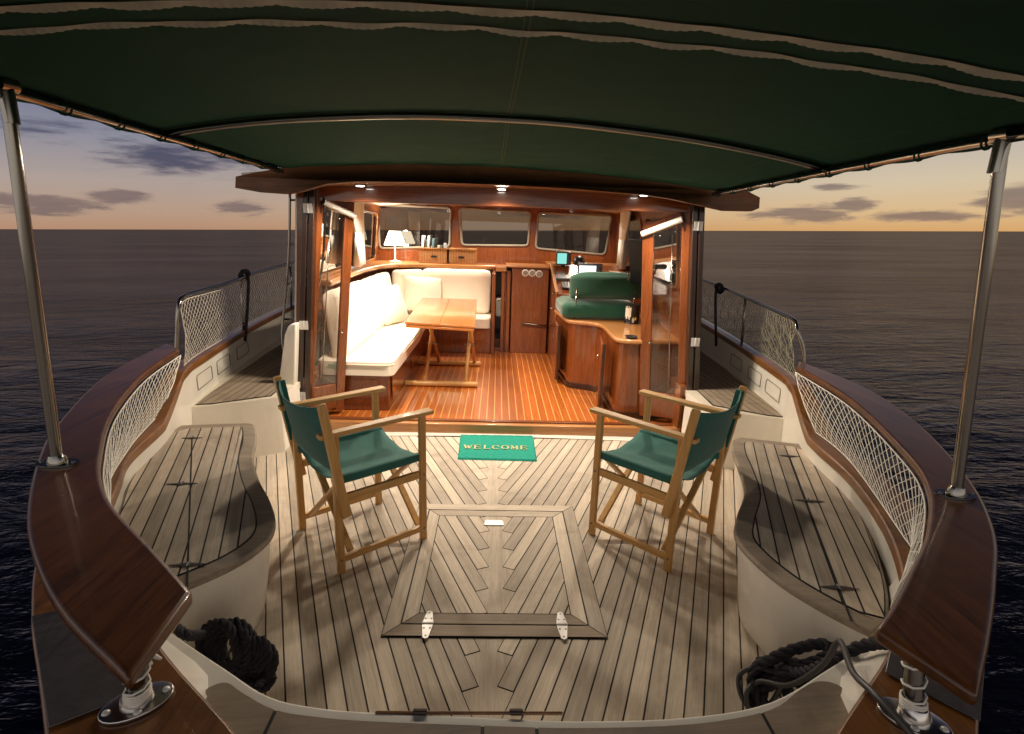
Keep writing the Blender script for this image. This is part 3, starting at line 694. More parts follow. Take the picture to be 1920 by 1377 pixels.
for hx in (-.232, .275):
    k = MB()
    a_ = 0
    for sg, l_ in ((1, .062), (-1, .072)):
        yc = y0 + .0615
        o_ = [(hx - .021, yc + sg*.006), (hx + .021, yc + sg*.006), (hx + .011, yc + sg*l_), (hx, yc + sg*(l_ + .007)), (hx - .011, yc + sg*l_)]
        k.prism(o_, .0078, .0105)
    k.tube([(hx - .022, y0 + .0615, .0105), (hx + .022, y0 + .0615, .0105)], .0045, 8)
    hg = k.build('strap_hinge', alu, ht, bevel=.0012)
    for q_, sy_ in ((-.011, .025), (.011, .025), (-.011, -.025), (.011, -.025), (0, .056), (0, -.064)):
        MB().lathe((hx + q_, y0 + .0615 + sy_, .0102), [(.0042, 0), (.0036, .0012), (0, .0012)], 8).build('screw', groove, hg)
MB().prism(rpoly([(-.062 + HX, 2.405), (.040 + HX, 2.405), (.034 + HX, 2.455), (-.056 + HX, 2.455)], .012), .007, .0115).build('lift_plate', alu, ht, bevel=.002)
# ------------------------------------------------------------------ benches
binn = {-1: [(-1.36, 2.79), (-1.30, 2.76), (-1.20, 2.56), (-1.12, 2.34), (-1.00, 2.12), (-.88, 1.94), (-.795, 1.78), (-.775, 1.66), (-.82, 1.53), (-.92, 1.41), (-1.03, 1.31)],
        1: [(1.36, 2.72), (1.29, 2.67), (1.22, 2.50), (1.17, 2.32), (1.09, 2.08), (.97, 1.88), (.90, 1.74), (.895, 1.62), (.93, 1.47), (1.0, 1.34), (1.08, 1.24)]}
bout = {-1: [(-1.10, 1.36), (-1.25, 1.57), (-1.42, 1.87), (-1.55, 2.15), (-1.66, 2.55), (-1.68, 2.74)],
        1: [(1.16, 1.29), (1.27, 1.45), (1.41, 1.72), (1.55, 2.05), (1.63, 2.45), (1.66, 2.64)]}
for s in (-1, 1):
    I = [(p.x, p.y) for p in cr([(x, y, 0) for x, y in binn[s]], 5)]; O = [(p.x, p.y) for p in cr([(x, y, 0) for x, y in bout[s]], 4)]
    out_ = I + O
    if s > 0: pass
    t_ = thing('locker_bench', (s*1.25, 2.0, 0), 'S-curved cream locker bench with weathered teak top on the ' + ('left' if s < 0 else 'right') + ' side of the cockpit', 'bench', 'cockpit locker benches')
    # base: tapered in towards the floor
    ins = inset(out_, .018); bot = []
    n_i = len(I)
    for j, p in enumerate(ins):
        wgt = .07 if j < n_i else 0
        bot.append((p[0] + s*wgt, p[1] + (.04 if j < n_i and p[1] < 1.9 else 0)))
    k = MB(); nn = len(ins)
    lv = [(0, 1.), (.06, .75), (.2, .35), (.36, 0.)]
    vs = []
    for z_, f in lv: vs += [Vector((a[0]*(1 - f) + b_[0]*f, a[1]*(1 - f) + b_[1]*f, z_)) for a, b_ in zip(ins, bot)]
    fs = [[l*nn + i, l*nn + (i + 1) % nn, (l + 1)*nn + (i + 1) % nn, (l + 1)*nn + i] for l in range(3) for i in range(nn)] + [[3*nn + i for i in range(nn)]]
    k.add(vs, fs); k.build('locker_base', gel, t_, smooth=True, autos=50)
    MB().prism(out_, .362, .386).build('top_trim', teak_o, t_, bevel=.009, seg=3)
    ma, mb_ = inset(out_, .062), inset(out_, .010); pa, pb_ = inset(out_, .067), inset(out_, .014)
    mar = [ma[i] if (i < n_i or i >= len(out_) - 3) else mb_[i] for i in range(len(out_))]; mpl = [pa[i] if (i < n_i or i >= len(out_) - 3) else pb_[i] for i in range(len(out_))]
    MB().prism(mar, .386, .3868).build('top_caulking', caulk, t_)
    k = MB(); straight(k, mpl, R(90 + s*(-21)), .052, .0055, .3895, .012); k.build('top_planking', deck_w, t_)
    hp = ([(341, 908), (352, 1060), (360, 822)] if s < 0 else [(1518, 940), (1573, 1103), (1480, 856)])
    ang = R(90 + s*(-12))
    hl = [az(q_[0], q_[1], .39) for q_ in hp]
    dvec = (hl[0] - hl[1]).normalized() if True else None
    for j, p in enumerate(hl):
        # strap lies across the opening seam
        d2 = Vector((1, -.10*s, 0)).normalized(); n2 = Vector((-d2.y, d2.x, 0)); L2 = .062 if j < 2 else .05
        q_ = [p - d2*L2, p - d2*.01 + n2*.009, p + d2*.01 + n2*.009, p + d2*L2, p + d2*.01 - n2*.009, p - d2*.01 - n2*.009]
        hg = MB().prism([(a.x, a.y) for a in q_], .3905, .3935).tube([p - n2*.014 + Vector((0, 0, .004)), p + n2*.014 + Vector((0, 0, .004))], .004, 8).build('strap_hinge', steel_w, t_, bevel=.001)
    a, b_ = hl[1], hl[2]; dd = (b_ - a).normalized(); nn2 = Vector((-dd.y, dd.x, 0))*.003
    p, q_ = a - dd*.16, b_ + dd*.0
    MB().prism([(c_.x, c_.y) for c_ in (p - nn2, q_ - nn2, q_ + nn2, p + nn2)], .3898, .3903).build('lid_seam', caulk, t_)

# ------------------------------------------------------------------ ropes on deck
def strands(k, pts, r, turns=40, n=6):
    Q = [Vector(p) for p in pts]; turns = sum((b_ - a).length for a, b_ in zip(Q, Q[1:]))/(r*5.2)
    P = resample(pts, max(40, int(turns*7))); u = None; fr_ = []
    for i, p in enumerate(P):
        t = (P[min(i + 1, len(P) - 1)] - P[max(i - 1, 0)]).normalized()
        if u is None: u = t.cross(Vector((0, 0, 1))) if abs(t.z) < .9 else t.cross(Vector((1, 0, 0)))
        u = (u - t*u.dot(t)).normalized(); fr_.append((p, u.copy(), t.cross(u)))
    for s3 in range(3):
        k.tube([p + (a*math.cos(i/len(P)*turns*6.283 + s3*2.094) + b_*math.sin(i/len(P)*turns*6.283 + s3*2.094))*r*.60 for i, (p, a, b_) in enumerate(fr_)], r*.52, n)
def coil(c, ax1, ax2, loops, drift, r, seed):
    rnd = random.Random(seed); pts = []
    for i in range(loops*14):
        a = i/14*6.283; f = i/(loops*14); j = 1 + .12*math.sin(a*.37 + seed)
        pts.append(Vector(c) + Vector(ax1)*math.cos(a)*j + Vector(ax2)*math.sin(a)*j + Vector(drift)*f + Vector((0, 0, .012*math.sin(a*1.7 + seed))))
    return cr(pts, 2)
k = MB()
ca = az(395, 1222, .20); cb = az(458, 1245, .16)
strands(k, coil(ca + Vector((0, .03, -.01)), (.062, -.02, 0), (.0, .02, .066), 6, (.075, .01, -.02), .013, 1), .014, 56)
strands(k, coil(cb + Vector((0, .02, 0)), (.045, -.01, 0), (.01, .01, .066), 5, (.035, .02, -.04), .012, 4), .013, 50)
strands(k, cr([az(335, 1180, .37), az(352, 1192, .37), ca + Vector((-.02, 0, .06))], 8), .013, 12)
strands(k, cr([cb + Vector((.0, 0, -.06)), az(480, 1290, .12), az(492, 1270, .10)], 8), .013, 10)
top(k.build('mooring_rope', rope_b, smooth=True), 'coiled black mooring rope hanging behind the stern coaming below the left bench end', 'rope', 'coiled mooring ropes')
k = MB()
c1 = az(1545, 1232, .26)
strands(k, cr([az(1668, 1206, .50), az(1640, 1207, .46), az(1605, 1216, .42), az(1560, 1240, .36), az(1500, 1262, .24), az(1440, 1245, .14), az(1425, 1240, .08)], 8), .015, 40)
strands(k, coil(az(1470, 1285, .14), (.09, -.03, 0), (.03, .05, .05), 4, (.02, -.03, -.06), .013, 2), .016, 80)
strands(k, cr([az(1425, 1248, .18), az(1470, 1225, .24), az(1530, 1208, .28), az(1558, 1214, .29), az(1540, 1236, .26), az(1470, 1262, .20), az(1440, 1290, .12)], 8), .016, 40)
strands(k, coil(az(1450, 1310, .10), (.05, .01, 0), (.0, .03, .05), 2, (.03, .02, -.03), .013, 6), .015, 36)
top(k.build('mooring_rope', rope_b, smooth=True), 'tangled black mooring rope heaped in the right rear corner of the deck', 'rope', 'coiled mooring ropes')
k = MB()
k.tube(cr([az(1420, 1345, .05), az(1392, 1310, .10), az(1385, 1270, .13), az(1410, 1253, .16), az(1450, 1262, .17), az(1462, 1288, .14), az(1440, 1325, .09), az(1410, 1340, .08), az(1400, 1300, .12), az(1425, 1278, .15), az(1480, 1285, .22),
               az(1540, 1250, .36), az(1570, 1205, .45), az(1582, 1215, .47), az(1600, 1262, .50), az(1640, 1302, .525), az(1700, 1368, .53), az(1760, 1440, .53)], 8), .0075, 8)
top(k.build('hose', rubber, smooth=True), 'dark rubber hose looping from the right corner rope heap over the coaming', 'hose')

# ------------------------------------------------------------------ welcome mat
mt = thing('door_mat', (.023, 3.44, 0), 'green rectangular coir door mat with WELCOME written in tan letters', 'door mat')
mp = [az(858, 860, .008), az(1007, 864, .008), az(1000, 817, .008), az(863, 815, .008)]
mq = [(p.x, p.y) for p in mp]
k = MB(); G_x, G_y = 60, 44; rnd = random.Random(3); vs = []
for i in range(G_x + 1):
    for j in range(G_y + 1):
        u, v_ = i/G_x, j/G_y; a = Vector(mq[0]).lerp(Vector(mq[1]), u); b_ = Vector(mq[3]).lerp(Vector(mq[2]), u); p = a.lerp(b_, v_)
        e = 0 if i in (0, G_x) or j in (0, G_y) else 1
        vs.append(Vector((p.x + rnd.uniform(-.002, .002), p.y + rnd.uniform(-.002, .002), .001 + e*(.010 + rnd.uniform(-.0016, .0016)))))
k.add(vs, [[i*(G_y + 1) + j, (i + 1)*(G_y + 1) + j, (i + 1)*(G_y + 1) + j + 1, i*(G_y + 1) + j + 1] for i in range(G_x) for j in range(G_y)])
k.build('mat_pile', mat_f, mt)
GL = {'W': ([((0, 1), (.28, 0)), ((.28, 0), (.5, .8)), ((.5, .8), (.72, 0)), ((.72, 0), (1, 1))], [(0, 1), (1, 1), (.5, .86)]),
      'E': ([((.2, 0), (.2, 1)), ((.1, 1), (.9, 1)), ((.1, 0), (.9, 0)), ((.2, .5), (.7, .5)), ((.88, .0), (.9, .22)), ((.88, 1), (.9, .78)), ((.7, .4), (.7, .6))], []),
      'L': ([((.25, 0), (.25, 1)), ((.12, 0), (.9, 0)), ((.88, 0), (.9, .25))], [(.25, 1)]),
      'C': ([], []), 'O': ([], []),
      'M': ([((.14, 0), (.14, 1)), ((.14, 1), (.5, .15)), ((.5, .15), (.86, 1)), ((.86, 1), (.86, 0))], [(.14, 0), (.86, 0), (.1, 1), (.9, 1)])}
thick = {'W': (1, 0, 1, 0), 'E': (1, 0, 0, 0, 0, 0, 0), 'L': (1, 0, 0), 'M': (0, 1, 0, 1)}
k = MB()
org2 = az(869, 845, .0); ex = (az(991, 847, 0) - org2); adv = ex/7; up2 = Vector((0, .062, 0)); uy = Vector((0, 1, 0)); ux = ex.normalized()
for i, ch in enumerate('WELCOME'):
    o2 = org2 + adv*i + adv*.07; wd = adv*.80
    P2 = lambda q: o2 + wd*q[0] + up2*q[1] + Vector((0, 0, .0142))
    st, sf = GL[ch]
    for j, (a, b_) in enumerate(st): k.bar(P2(a), P2(b_), .0125 if thick[ch][j] else .0055, .003)
    for a in sf: k.bar(P2((a[0] - .13, a[1])), P2((a[0] + .13, a[1])), .005, .0031)
    if ch in 'CO':
        n_ = 28
        for q in range(n_):
            a0, a1 = 6.283*q/n_, 6.283*(q + 1)/n_
            if ch == 'C' and (a0 < .62 or a1 > 5.66): continue
            pa = (.5 + .43*math.cos(a0), .5 + .5*math.sin(a0)); pb = (.5 + .43*math.cos(a1), .5 + .5*math.sin(a1))
            k.bar(P2(pa), P2(pb), .0055 + .0065*abs(math.cos(a0)), .0029)
        if ch == 'C': k.bar(P2((.86, .62)), P2((.88, .92)), .006, .0031)
k.build('lettering', gold, mt)

# ------------------------------------------------------------------ deckhouse
FZ = .06; FY = 7.1
k = MB().box((-1.36, 3.70, -.02), (1.36, 7.1, FZ - .0035)); cf = k.build('cabin_floor', holly); cf['kind'] = 'structure'
k = MB()
for i in range(-23, 24):
    a = i*.0585; yy = 3.775
    while yy < 6.9:
        L2 = random.uniform(.9, 1.9); board(k, [(a + .0042, yy), (a + .0543, yy), (a + .0543, min(6.9, yy + L2) - .0006), (a + .0042, min(6.9, yy + L2) - .0006)], FZ, (.0001, 1)); yy += L2
k.build('floor_planking', floor_w, cf)
dh = thing('deckhouse', (0, 5.4, .0), 'varnished wood deckhouse with glass doors open onto the cockpit', 'deckhouse')
MB().box((-1.345, 3.655, .0), (1.375, 3.768, .078)).build('door_sill', cap_x, dh, bevel=.008)
MB().box((-1.30, 3.70, .079), (1.33, 3.74, .090)).build('door_track', maho_x, dh, bevel=.003)
# posts
for s, tp, bt in ((-1, (568, 590, 344), (552, 576, 770)), (1, (1299, 1322, 378), (1288, 1311, 800))):
    Y = 3.655
    a0, a1 = ay(tp[0], tp[2], Y), ay(tp[1], tp[2], Y); b0, b1 = ay(bt[0], bt[2], Y), ay(bt[1], bt[2], Y)
    k = MB()
    for c_, (p, q_) in enumerate(((0, .46), (.54, 1.))):
        T0, T1 = a0.lerp(a1, p), a0.lerp(a1, q_); B0, B1 = b0.lerp(b1, p), b0.lerp(b1, q_)
        T0.z = T1.z = 1.715; B0.z = B1.z = .005
        d = Vector((0, .07, 0)); vs = [B0, B1, B1 + d, B0 + d, T0, T1, T1 + d, T0 + d]
        k.add(vs, [(3, 2, 1, 0), (4, 5, 6, 7), (0, 1, 5, 4), (1, 2, 6, 5), (2, 3, 7, 6), (3, 0, 4, 7)])
    ps = k.build('door_post', dark_z, dh, bevel=.006)
    for f in (.10, .60, .93):
        c_ = a0.lerp(a1, .5).lerp(b0.lerp(b1, .5), f); c_.y = Y - .002
        MB().box((c_.x - .03, c_.y - .0025, c_.z - .03), (c_.x - .003, c_.y, c_.z + .03)).box((c_.x + .003, c_.y - .0025, c_.z - .03), (c_.x + .03, c_.y, c_.z + .03)).tube([c_ + Vector((0, -.003, -.03)), c_ + Vector((0, -.003, .03))], .004, 8).build('hinge', alu, ps, bevel=.001)
# doors
def lerp4(q, u, v_): return q[0].lerp(q[1], u).lerp(q[3].lerp(q[2], u), v_)
for s, px in ((-1, ((592, 352), (663, 382), (645, 786), (572, 792))), (1, ((1298, 386), (1206, 418), (1196, 800), (1284, 806)))):
    NY, FYd = 3.72, 3.90
    q = [ay(*px[3], NY), ay(*px[2], FYd), ay(*px[1], FYd), ay(*px[0], NY)]
    q[0].z = .095; q[1].z = .095
    ins_ = [lerp4(q, .11, 0), lerp4(q, .89, 0)]
    nrm = (q[1] - q[0]).cross(q[3] - q[0]).normalized()
    k = MB()
    wd = (q[1] - q[0]).length
    k.bar(lerp4(q, .09, 0), lerp4(q, .09, 1), wd*.18, .034, nrm); k.bar(lerp4(q, .88, 0), lerp4(q, .88, 1), wd*.22, .034, nrm)
    k.bar(lerp4(q, .18, .962), lerp4(q, .77, .962), .085, .033, nrm); k.bar(lerp4(q, .18, .075), lerp4(q, .77, .075), .19, .033, nrm)
    dr = k.build('glass_door', maho_z, dh, bevel=.005)
    g = [lerp4(q, .16, .14), lerp4(q, .79, .14), lerp4(q, .79, .93), lerp4(q, .16, .93)]
    MB().add(g, [(0, 1, 2, 3)]).build('glass_pane', glass_d, dr)
    # blind on the cockpit-side face
    off = nrm*(-.038 if nrm.y > 0 else .038)
    a_, b_ = lerp4(q, .16, .955) + off, lerp4(q, .99, .945) + off
    MB().tube([a_, b_], .021, 18).build('roller_blind', white_p, dr, smooth=True, autos=40)
    k = MB(); k.tube([a_ - (b_ - a_)*.03, a_ - (b_ - a_)*.005], .026, 14); k.tube([a_ + Vector((0, 0, .04)), a_ + Vector((0, 0, -.06))], .006, 8); k.build('blind_bracket', black_p, dr, smooth=True, autos=40)
    for f in (.3, .62): MB().lathe(lerp4(q, f, .905) + off*.5, [(.0, 0), (.009, .003), (.009, .012), (0, .016)], 12).build('hook', steel, dr, smooth=True)
    MB().tube([lerp4(q, .80, .40) + off*.6, lerp4(q, .80, .40) + off*1.4, lerp4(q, .72, .40) + off*1.4], .006, 8).build('door_handle', steel, dr, smooth=True)
    MB().tube([lerp4(q, .36, .16) + off*.7, lerp4(q, .36, .90) + off*.7], .0035, 6).build('bolt_rod', steel, dr, smooth=True)
# header and roof
MB().box((-1.24, 3.715, 1.603), (1.33, 3.76, 1.735)).build('door_header', maho_x, dh, bevel=.006)
def camz(x): return 1.85 - .033*x*x
fp_top = [(-1.61, 1.718), (-1.50, 1.742), (-1.32, 1.775)] + [(x/10, camz(x/10)) for x in range(-11, 12)] + [(1.38, 1.764), (1.55, 1.735), (1.64, 1.70)]
fp_bot = [(1.645, 1.635), (1.60, 1.615), (1.42, 1.612), (1.25, 1.640), (1.05, 1.672), (.9, 1.688), (.45, 1.708), (0, 1.716), (-.45, 1.716), (-.88, 1.708), (-1.05, 1.690), (-1.2, 1.645), (-1.3, 1.625), (-1.48, 1.632), (-1.62, 1.652)]
plate('roof_fascia', fp_top + fp_bot, [], lambda x, z, t: Vector((x, 3.40 + .03*x*x + t, z)), .055, roof_w, dh, bevel=.010)
xs = [i/10*1.6 for i in range(-10, 11)]
MB().band([Vector((x, 3.46 + .03*x*x, camz(x) - .02)) for x in xs], [Vector((x, 7.7, camz(x) - .02)) for x in xs], .05).build('roof', gel_d, dh)
k = MB()
for j in range(7):
    y = 3.472 + j*.034; k.band([Vector((x*.80, y + .03*x*x*.64*(1 - j/7), 1.726 - .012*x*x)) for x in xs], [Vector((x*.80, y + .031 + .03*x*x*.64*(1 - j/7), 1.726 - .012*x*x)) for x in xs], .008)
k.build('soffit_slats', cap_x, dh)
k = MB(); k.box((-1.58, 3.77, 1.738), (1.60, 7.1, 1.752)); k.build('ceiling', maho_y, dh)
# side walls with windows
def swx(y, z, s): return s*(1.405 + (y - 3.75)*.062 - max(0, z - .45)*.085)
for s in (-1, 1):
    holes = [rrect(4.05, 1.06, 5.25, 1.60, .06), rrect(5.45, 1.06, 6.85, 1.60, .06)]
    wl = plate('side_wall', [(3.74, .30), (7.12, .30), (7.12, 1.75), (3.74, 1.75)], holes, lambda y, z, t: Vector((swx(y, z, s) + s*t, y, z)), .035, maho_y, dh)
    plate('outer_skin', [(3.74, .30), (7.16, .30), (7.16, 1.75), (3.74, 1.75)], holes, lambda y, z, t: Vector((swx(y, z, s) + s*(t + .037), y, z)), .012, gel, wl)
    for h in holes:
        MB().tube([Vector((swx(y, z, s) - s*.004, y, z)) for y, z in h], .012, 8, True).build('window_frame', cap_w, dh, smooth=True)
        ys = [p[0] for p in h]; a, b_ = min(ys), max(ys)
        MB().add([Vector((swx(y, z, s) + s*.018, y, z)) for y, z in ((a - .004, 1.056), (b_ + .004, 1.056), (b_ + .004, 1.604), (a - .004, 1.604))], [(0, 1, 2, 3)]).build('window_pane', glass, dh)
k = MB().prism([(p.x, p.z) for p in [ay(517, 748, 3.58), ay(533, 628, 3.58), ay(539, 613, 3.58), ay(546, 607, 3.58), ay(556, 607, 3.58), ay(551, 770, 3.58)]], 3.58, 3.645)
k.v = [Vector((p.x, p.z, p.y)) for p in k.v]; k.v = [p + Vector((0, 0, -.02 if p.z < .4 else 0)) for p in k.v]
k.build('house_coaming', gel, dh, bevel=.012, seg=3)
k = MB().prism([(p.x, p.z) for p in [ay(1308, 640, 3.66), ay(1311, 628, 3.66), ay(1313, 640, 3.66), ay(1318, 775, 3.66), ay(1305, 775, 3.66)]], 3.73, 3.79)
k.v = [Vector((p.x, p.z, p.y)) for p in k.v]; k.build('house_coaming', gel, dh, bevel=.004, seg=3)
for s in (-1, 1): MB().box((s*1.36 - .02, 3.66, -.02), (s*1.36 + .035, 7.1, .40)).build('lower_side_panel', maho_y, dh)
# windscreen wall
wins = [[(708, 384), (846, 390), (843, 463), (712, 466)], [(862, 391), (995, 398), (990, 461), (866, 460)], [(1010, 399), (1148, 405), (1134, 478), (1004, 466)]]
hs = []
for q in wins:
    P = [ay(a, b_, FY) for a, b_ in q]; hs.append(rpoly([(p.x, p.z) for p in P], .055))
plate('windscreen_wall', [(-1.62, .06), (1.64, .06), (1.56, 1.78), (-1.55, 1.78)], hs, lambda x, z, t: Vector((x, FY + t, z)), .05, maho_z, dh)
for h in hs:
    MB().tube([Vector((x, FY - .006, z)) for x, z in h], .015, 8, True).build('window_frame', groove, dh, smooth=True)
    xs_ = [p[0] for p in h]; zs_ = [p[1] for p in h]
    MB().add([Vector((x, FY + .022, z)) for x, z in h], [list(range(len(h)))]).build('window_pane', glass, dh)
    MB().tube([(min(xs_) + .3, FY - .02, min(zs_) + .02), (min(xs_) + .33, FY - .02, min(zs_) + .12)], .003, 5).build('window_catch', black_p, dh)

# ------------------------------------------------------------------ interior fittings (built into the deckhouse)
LZ = 1.03
def shelf(name, pts, z0, z1, mat_, par, bev=.008): return MB().prism(pts, z0, z1).build(name, mat_, par, bevel=bev)
led = [(-1.56, 4.25), (-1.30, 4.25), (-1.33, 4.9), (-1.36, 5.6), (-1.32, 6.1), (-1.20, 6.42), (-1.0, 6.58), (-.8, 6.62), (-.03, 6.62), (.0, 6.66), (.0, 7.09), (-1.56, 7.09)]
shelf('window_ledge', led, LZ - .05, LZ, cap_x, dh, .015)
shelf('right_ledge', [(1.0, 6.6), (1.56, 5.3), (1.60, 7.09), (.62, 7.09), (.62, 6.6)], LZ - .02, LZ + .02, cap_x, dh)
shelf('ledge_back', [(.0, 6.68), (.62, 6.68), (.62, 7.09), (0, 7.09)], LZ - .03, LZ + .005, maho_x, dh)
# bulkhead between saloon and forward cabin
bk = 6.12
MB().box((-.06, 6.02, FZ), (-.02, 6.64, LZ - .052)).build('sofa_end_panel', maho_z, dh, bevel=.006)
MB().box((.045, bk, FZ), (.085, bk + .03, 1.0)).box((.105, bk + .03, FZ), (.15, bk + .06, 1.0)).build('passage_frame', maho_z, dh, bevel=.004)
pn = MB().box((.165, bk, FZ), (.585, bk + .03, 1.045)).build('bulkhead_panel', maho_z, dh, bevel=.004)
MB().box((-.02, bk - .03, 1.0), (.10, bk + .5, 1.045)).box((.10, bk - .04, 1.048), (.60, bk + .55, 1.066)).build('bulkhead_top', cap_x, dh, bevel=.005)
MB().box((-.02, 6.95, FZ), (.17, 7.0, 1.0)).build('passage_back', dark_z, dh)
MB().box((-.015, 6.45, .42), (.16, 6.94, .62)).build('forward_bunk', sofa_f, dh, bevel=.03)
MB().box((-.018, 6.2, FZ + .002), (.16, 6.45, .10)).build('passage_step', maho_x, dh, bevel=.004)
MB().box((.09, 6.16, .10), (.10, 6.9, 1.0)).build('cabin_door_edge', maho_y, dh)
MB().tube([ay(978, 606, bk - .03), ay(1030, 612, bk - .03)], .010, 8).build('grab_rail', steel, dh, smooth=True)
for x, y in ((985, 512), (998, 512.5), (1011, 514)):
    p = ay(x, y, bk); g = MB().lathe(p, [(.040, 0), (.040, .010), (.034, .014)], 20, Vector((0, -1, 0))).build('gauge', alu, dh, smooth=True, autos=40)
    MB().lathe(p + Vector((0, -.0145, 0)), [(.031, 0), (0, .001)], 20, Vector((0, -1, 0))).build('gauge_face', groove, g)
# console (helm station)
cs = thing('helm_console', (1.1, 6.0, FZ), 'raised wooden steering console with instruments in front of the right hand windscreen', 'helm console')
prof = [(6.13, FZ), (5.42, FZ), (5.42, .84), (5.95, 1.0), (6.13, 1.10)]
k = MB(); nn = len(prof); k.add([Vector((.60, y, z)) for y, z in prof] + [Vector((1.50, y, z)) for y, z in prof], [list(range(nn)), [nn + i for i in range(nn)][::-1]] + [[i, nn + i, nn + (i + 1) % nn, (i + 1) % nn] for i in range(nn)])
k.build('console_body', maho_z, cs, bevel=.008)
MB().bar((.605, 5.40, .855), (.605, 5.97, 1.03), .03, .03).bar((.605, 5.95, 1.02), (.605, 6.14, 1.12), .03, .03).build('console_edge', cap_x, cs, bevel=.006)
MB().box((.58, 6.14, 1.08), (1.52, 6.62, 1.10)).build('dash_shelf', cap_x, cs, bevel=.005)
def onp(u, v_, h=0):  # point on sloping dash
    y = 5.45 + v_*.48; return Vector((u, y, .853 + v_*.148 + h))
sl = Matrix.Rotation(math.atan2(.16, .53), 3, 'X')
def slab(u, v_, hw, hd, th, mat_, nm): 
    p = onp(u, v_, .001); return MB().box((p.x - hw, p.y - hd, p.z), (p.x + hw, p.y + hd, p.z + th), sl, p).build(nm, mat_, cs, bevel=.003)
slab(.70, .72, .085, .055, .03, steel_w, 'switch_panel'); rd = slab(.74, .28, .07, .075, .03, black_p, 'radio')
for i in range(3):
    for j in range(4): p = onp(.70 + i*.03, .18 + j*.06, .034); MB().box((p.x - .008, p.y - .006, p.z), (p.x + .008, p.y + .006, p.z + .004)).build('button', groove, rd)
slab(.93, .22, .05, .04, .012, groove, 'paper_note'); slab(.90, .10, .035, .025, .02, black_p, 'throttle_base')
for i in range(3): p = onp(.66 + i*.03, .76, .034); MB().lathe(p, [(.006, 0), (.005, .004), (0, .005)], 8).build('indicator_lamp', led_r if i == 0 else alu, cs, smooth=True)
# screens
for (cx, cy, Y, hw, hh, scr, nm) in ((1057, 485, 6.05, .085, .075, screen_c, 'chart_plotter'), (1106, 512, 5.75, .135, .10, screen_w, 'radar_display')):
    p = ay(cx, cy, Y); m_ = MB().box((p.x - hw, Y, p.z - hh), (p.x + hw, Y + .06, p.z + hh)).build(nm, steel_w, cs, bevel=.012, seg=3)
    o_ = -.02 if scr is screen_w else -.01
    MB().box((p.x - hw*.72 + o_, Y - .003, p.z - hh*.78), (p.x + hw*(.62 if scr is screen_w else .50) + o_, Y - .0005, p.z + hh*.75)).build('screen', scr, m_)
    MB().box((p.x - .02, Y + .02, p.z - hh - .05), (p.x + .02, Y + .05, p.z - hh)).build('mount', black_p, m_)
    for j in range(4): MB().box((p.x + hw*.72, Y - .004, p.z - hh*.6 + j*hh*.35), (p.x + hw*.88, Y - .001, p.z - hh*.6 + j*hh*.35 + .014)).build('key', black_p, m_)
p = ay(1086, 488, 6.2); MB().lathe(Vector((p.x, 6.2, 1.10)), [(.07, 0), (.07, .03), (.055, .07), (.03, .09), (0, .096)], 20).build('compass', black_p, cs, smooth=True)
for yy in (.52, .68, .84):
    MB().tube([(.59, 5.50, yy), (.565, 5.50, yy), (.565, 5.60, yy)], .007, 8).build('drawer_pull', steel, cs, smooth=True)
# helm cabinet with worktop
hc = thing('helm_cabinet', (1.1, 4.6, FZ), 'orange brown wooden cabinet with curved worktop and two doors under the green helm seat', 'cabinet')
wt = [(1.50, 3.90), (1.0, 3.87), (.93, 3.90), (.895, 4.0), (.905, 4.45), (.86, 4.60), (.70, 4.68), (.635, 4.76), (.615, 4.95), (.58, 5.38), (1.50, 5.38)]
wtr = [(p.x, p.y) for p in cr([(x, y, 0) for x, y in wt[1:10]], 4)] + [(1.50, 5.38), (1.46, 3.90)]
MB().prism(wtr, .655, .690).build('worktop', cap_x, hc, bevel=.012, seg=3)
MB().prism(inset(wtr, .035), FZ + .002, .655).build('carcass', maho_z, hc)
MB().prism(inset(wtr, .02), FZ + .002, FZ + .05).build('plinth', dark_z, hc)
for pa, pb_, sw in (((.585, 5.30), (.60, 4.86), -.03), ((.885, 4.42), (.872, 4.06), -.04)):
    a, b_ = Vector((*pa, 0)), Vector((*pb_, 0)); b2 = b_ + Vector((sw, .0, 0)); a2 = a + Vector((-.004, 0, 0))
    zc = .355
    d = MB().bar(Vector((a2.x, a2.y, zc)), Vector((b2.x, b2.y, zc)), .018, .52).build('cabinet_door', maho_z, hc, bevel=.004)
    MB().bar(Vector((b2.x + .012, b2.y - .004, zc)), Vector((b2.x + .012, b2.y - .030, zc)), .016, .525).build('door_edge', dark_z, d)
    MB().tube([Vector((b2.x - .016, b2.y + .05, .52)), Vector((b2.x - .03, b2.y + .05, .50)), Vector((b2.x - .016, b2.y + .05, .48))], .006, 8).build('latch', steel, d, smooth=True)
# helm seat
hsT = thing('steering_seat', (.95, 4.9, .69), 'green velvet helm seat with low curved backrest on the cabinet worktop', 'helm seat')
k = MB(); rbox(k, (.94, 5.03, .765), (.36, .29, .075), .06, 10, (0, 0, .03), noise=.0012, seed=3); k.build('seat_cushion', helm_f, hsT, smooth=True)
k = MB(); rbox(k, (.99, 4.80, .995), (.33, .055, .115), .05, 12, (0, .02, .008), noise=.0012, seed=9)
for p in k.v:
    t = (p.x - .99)/.33; p.y -= .0 - .10*t*t*(1 if t < 0 else .4); p.z -= .03*max(0, -t)**3
k.build('backrest', helm_f, hsT, smooth=True)
for x in (.70, 1.22): MB().tube([(x, 4.765, .70), (x + .004, 4.755, .82), (x + .01, 4.76, .97)], .009, 8).build('backrest_bracket', steel, hsT, smooth=True)
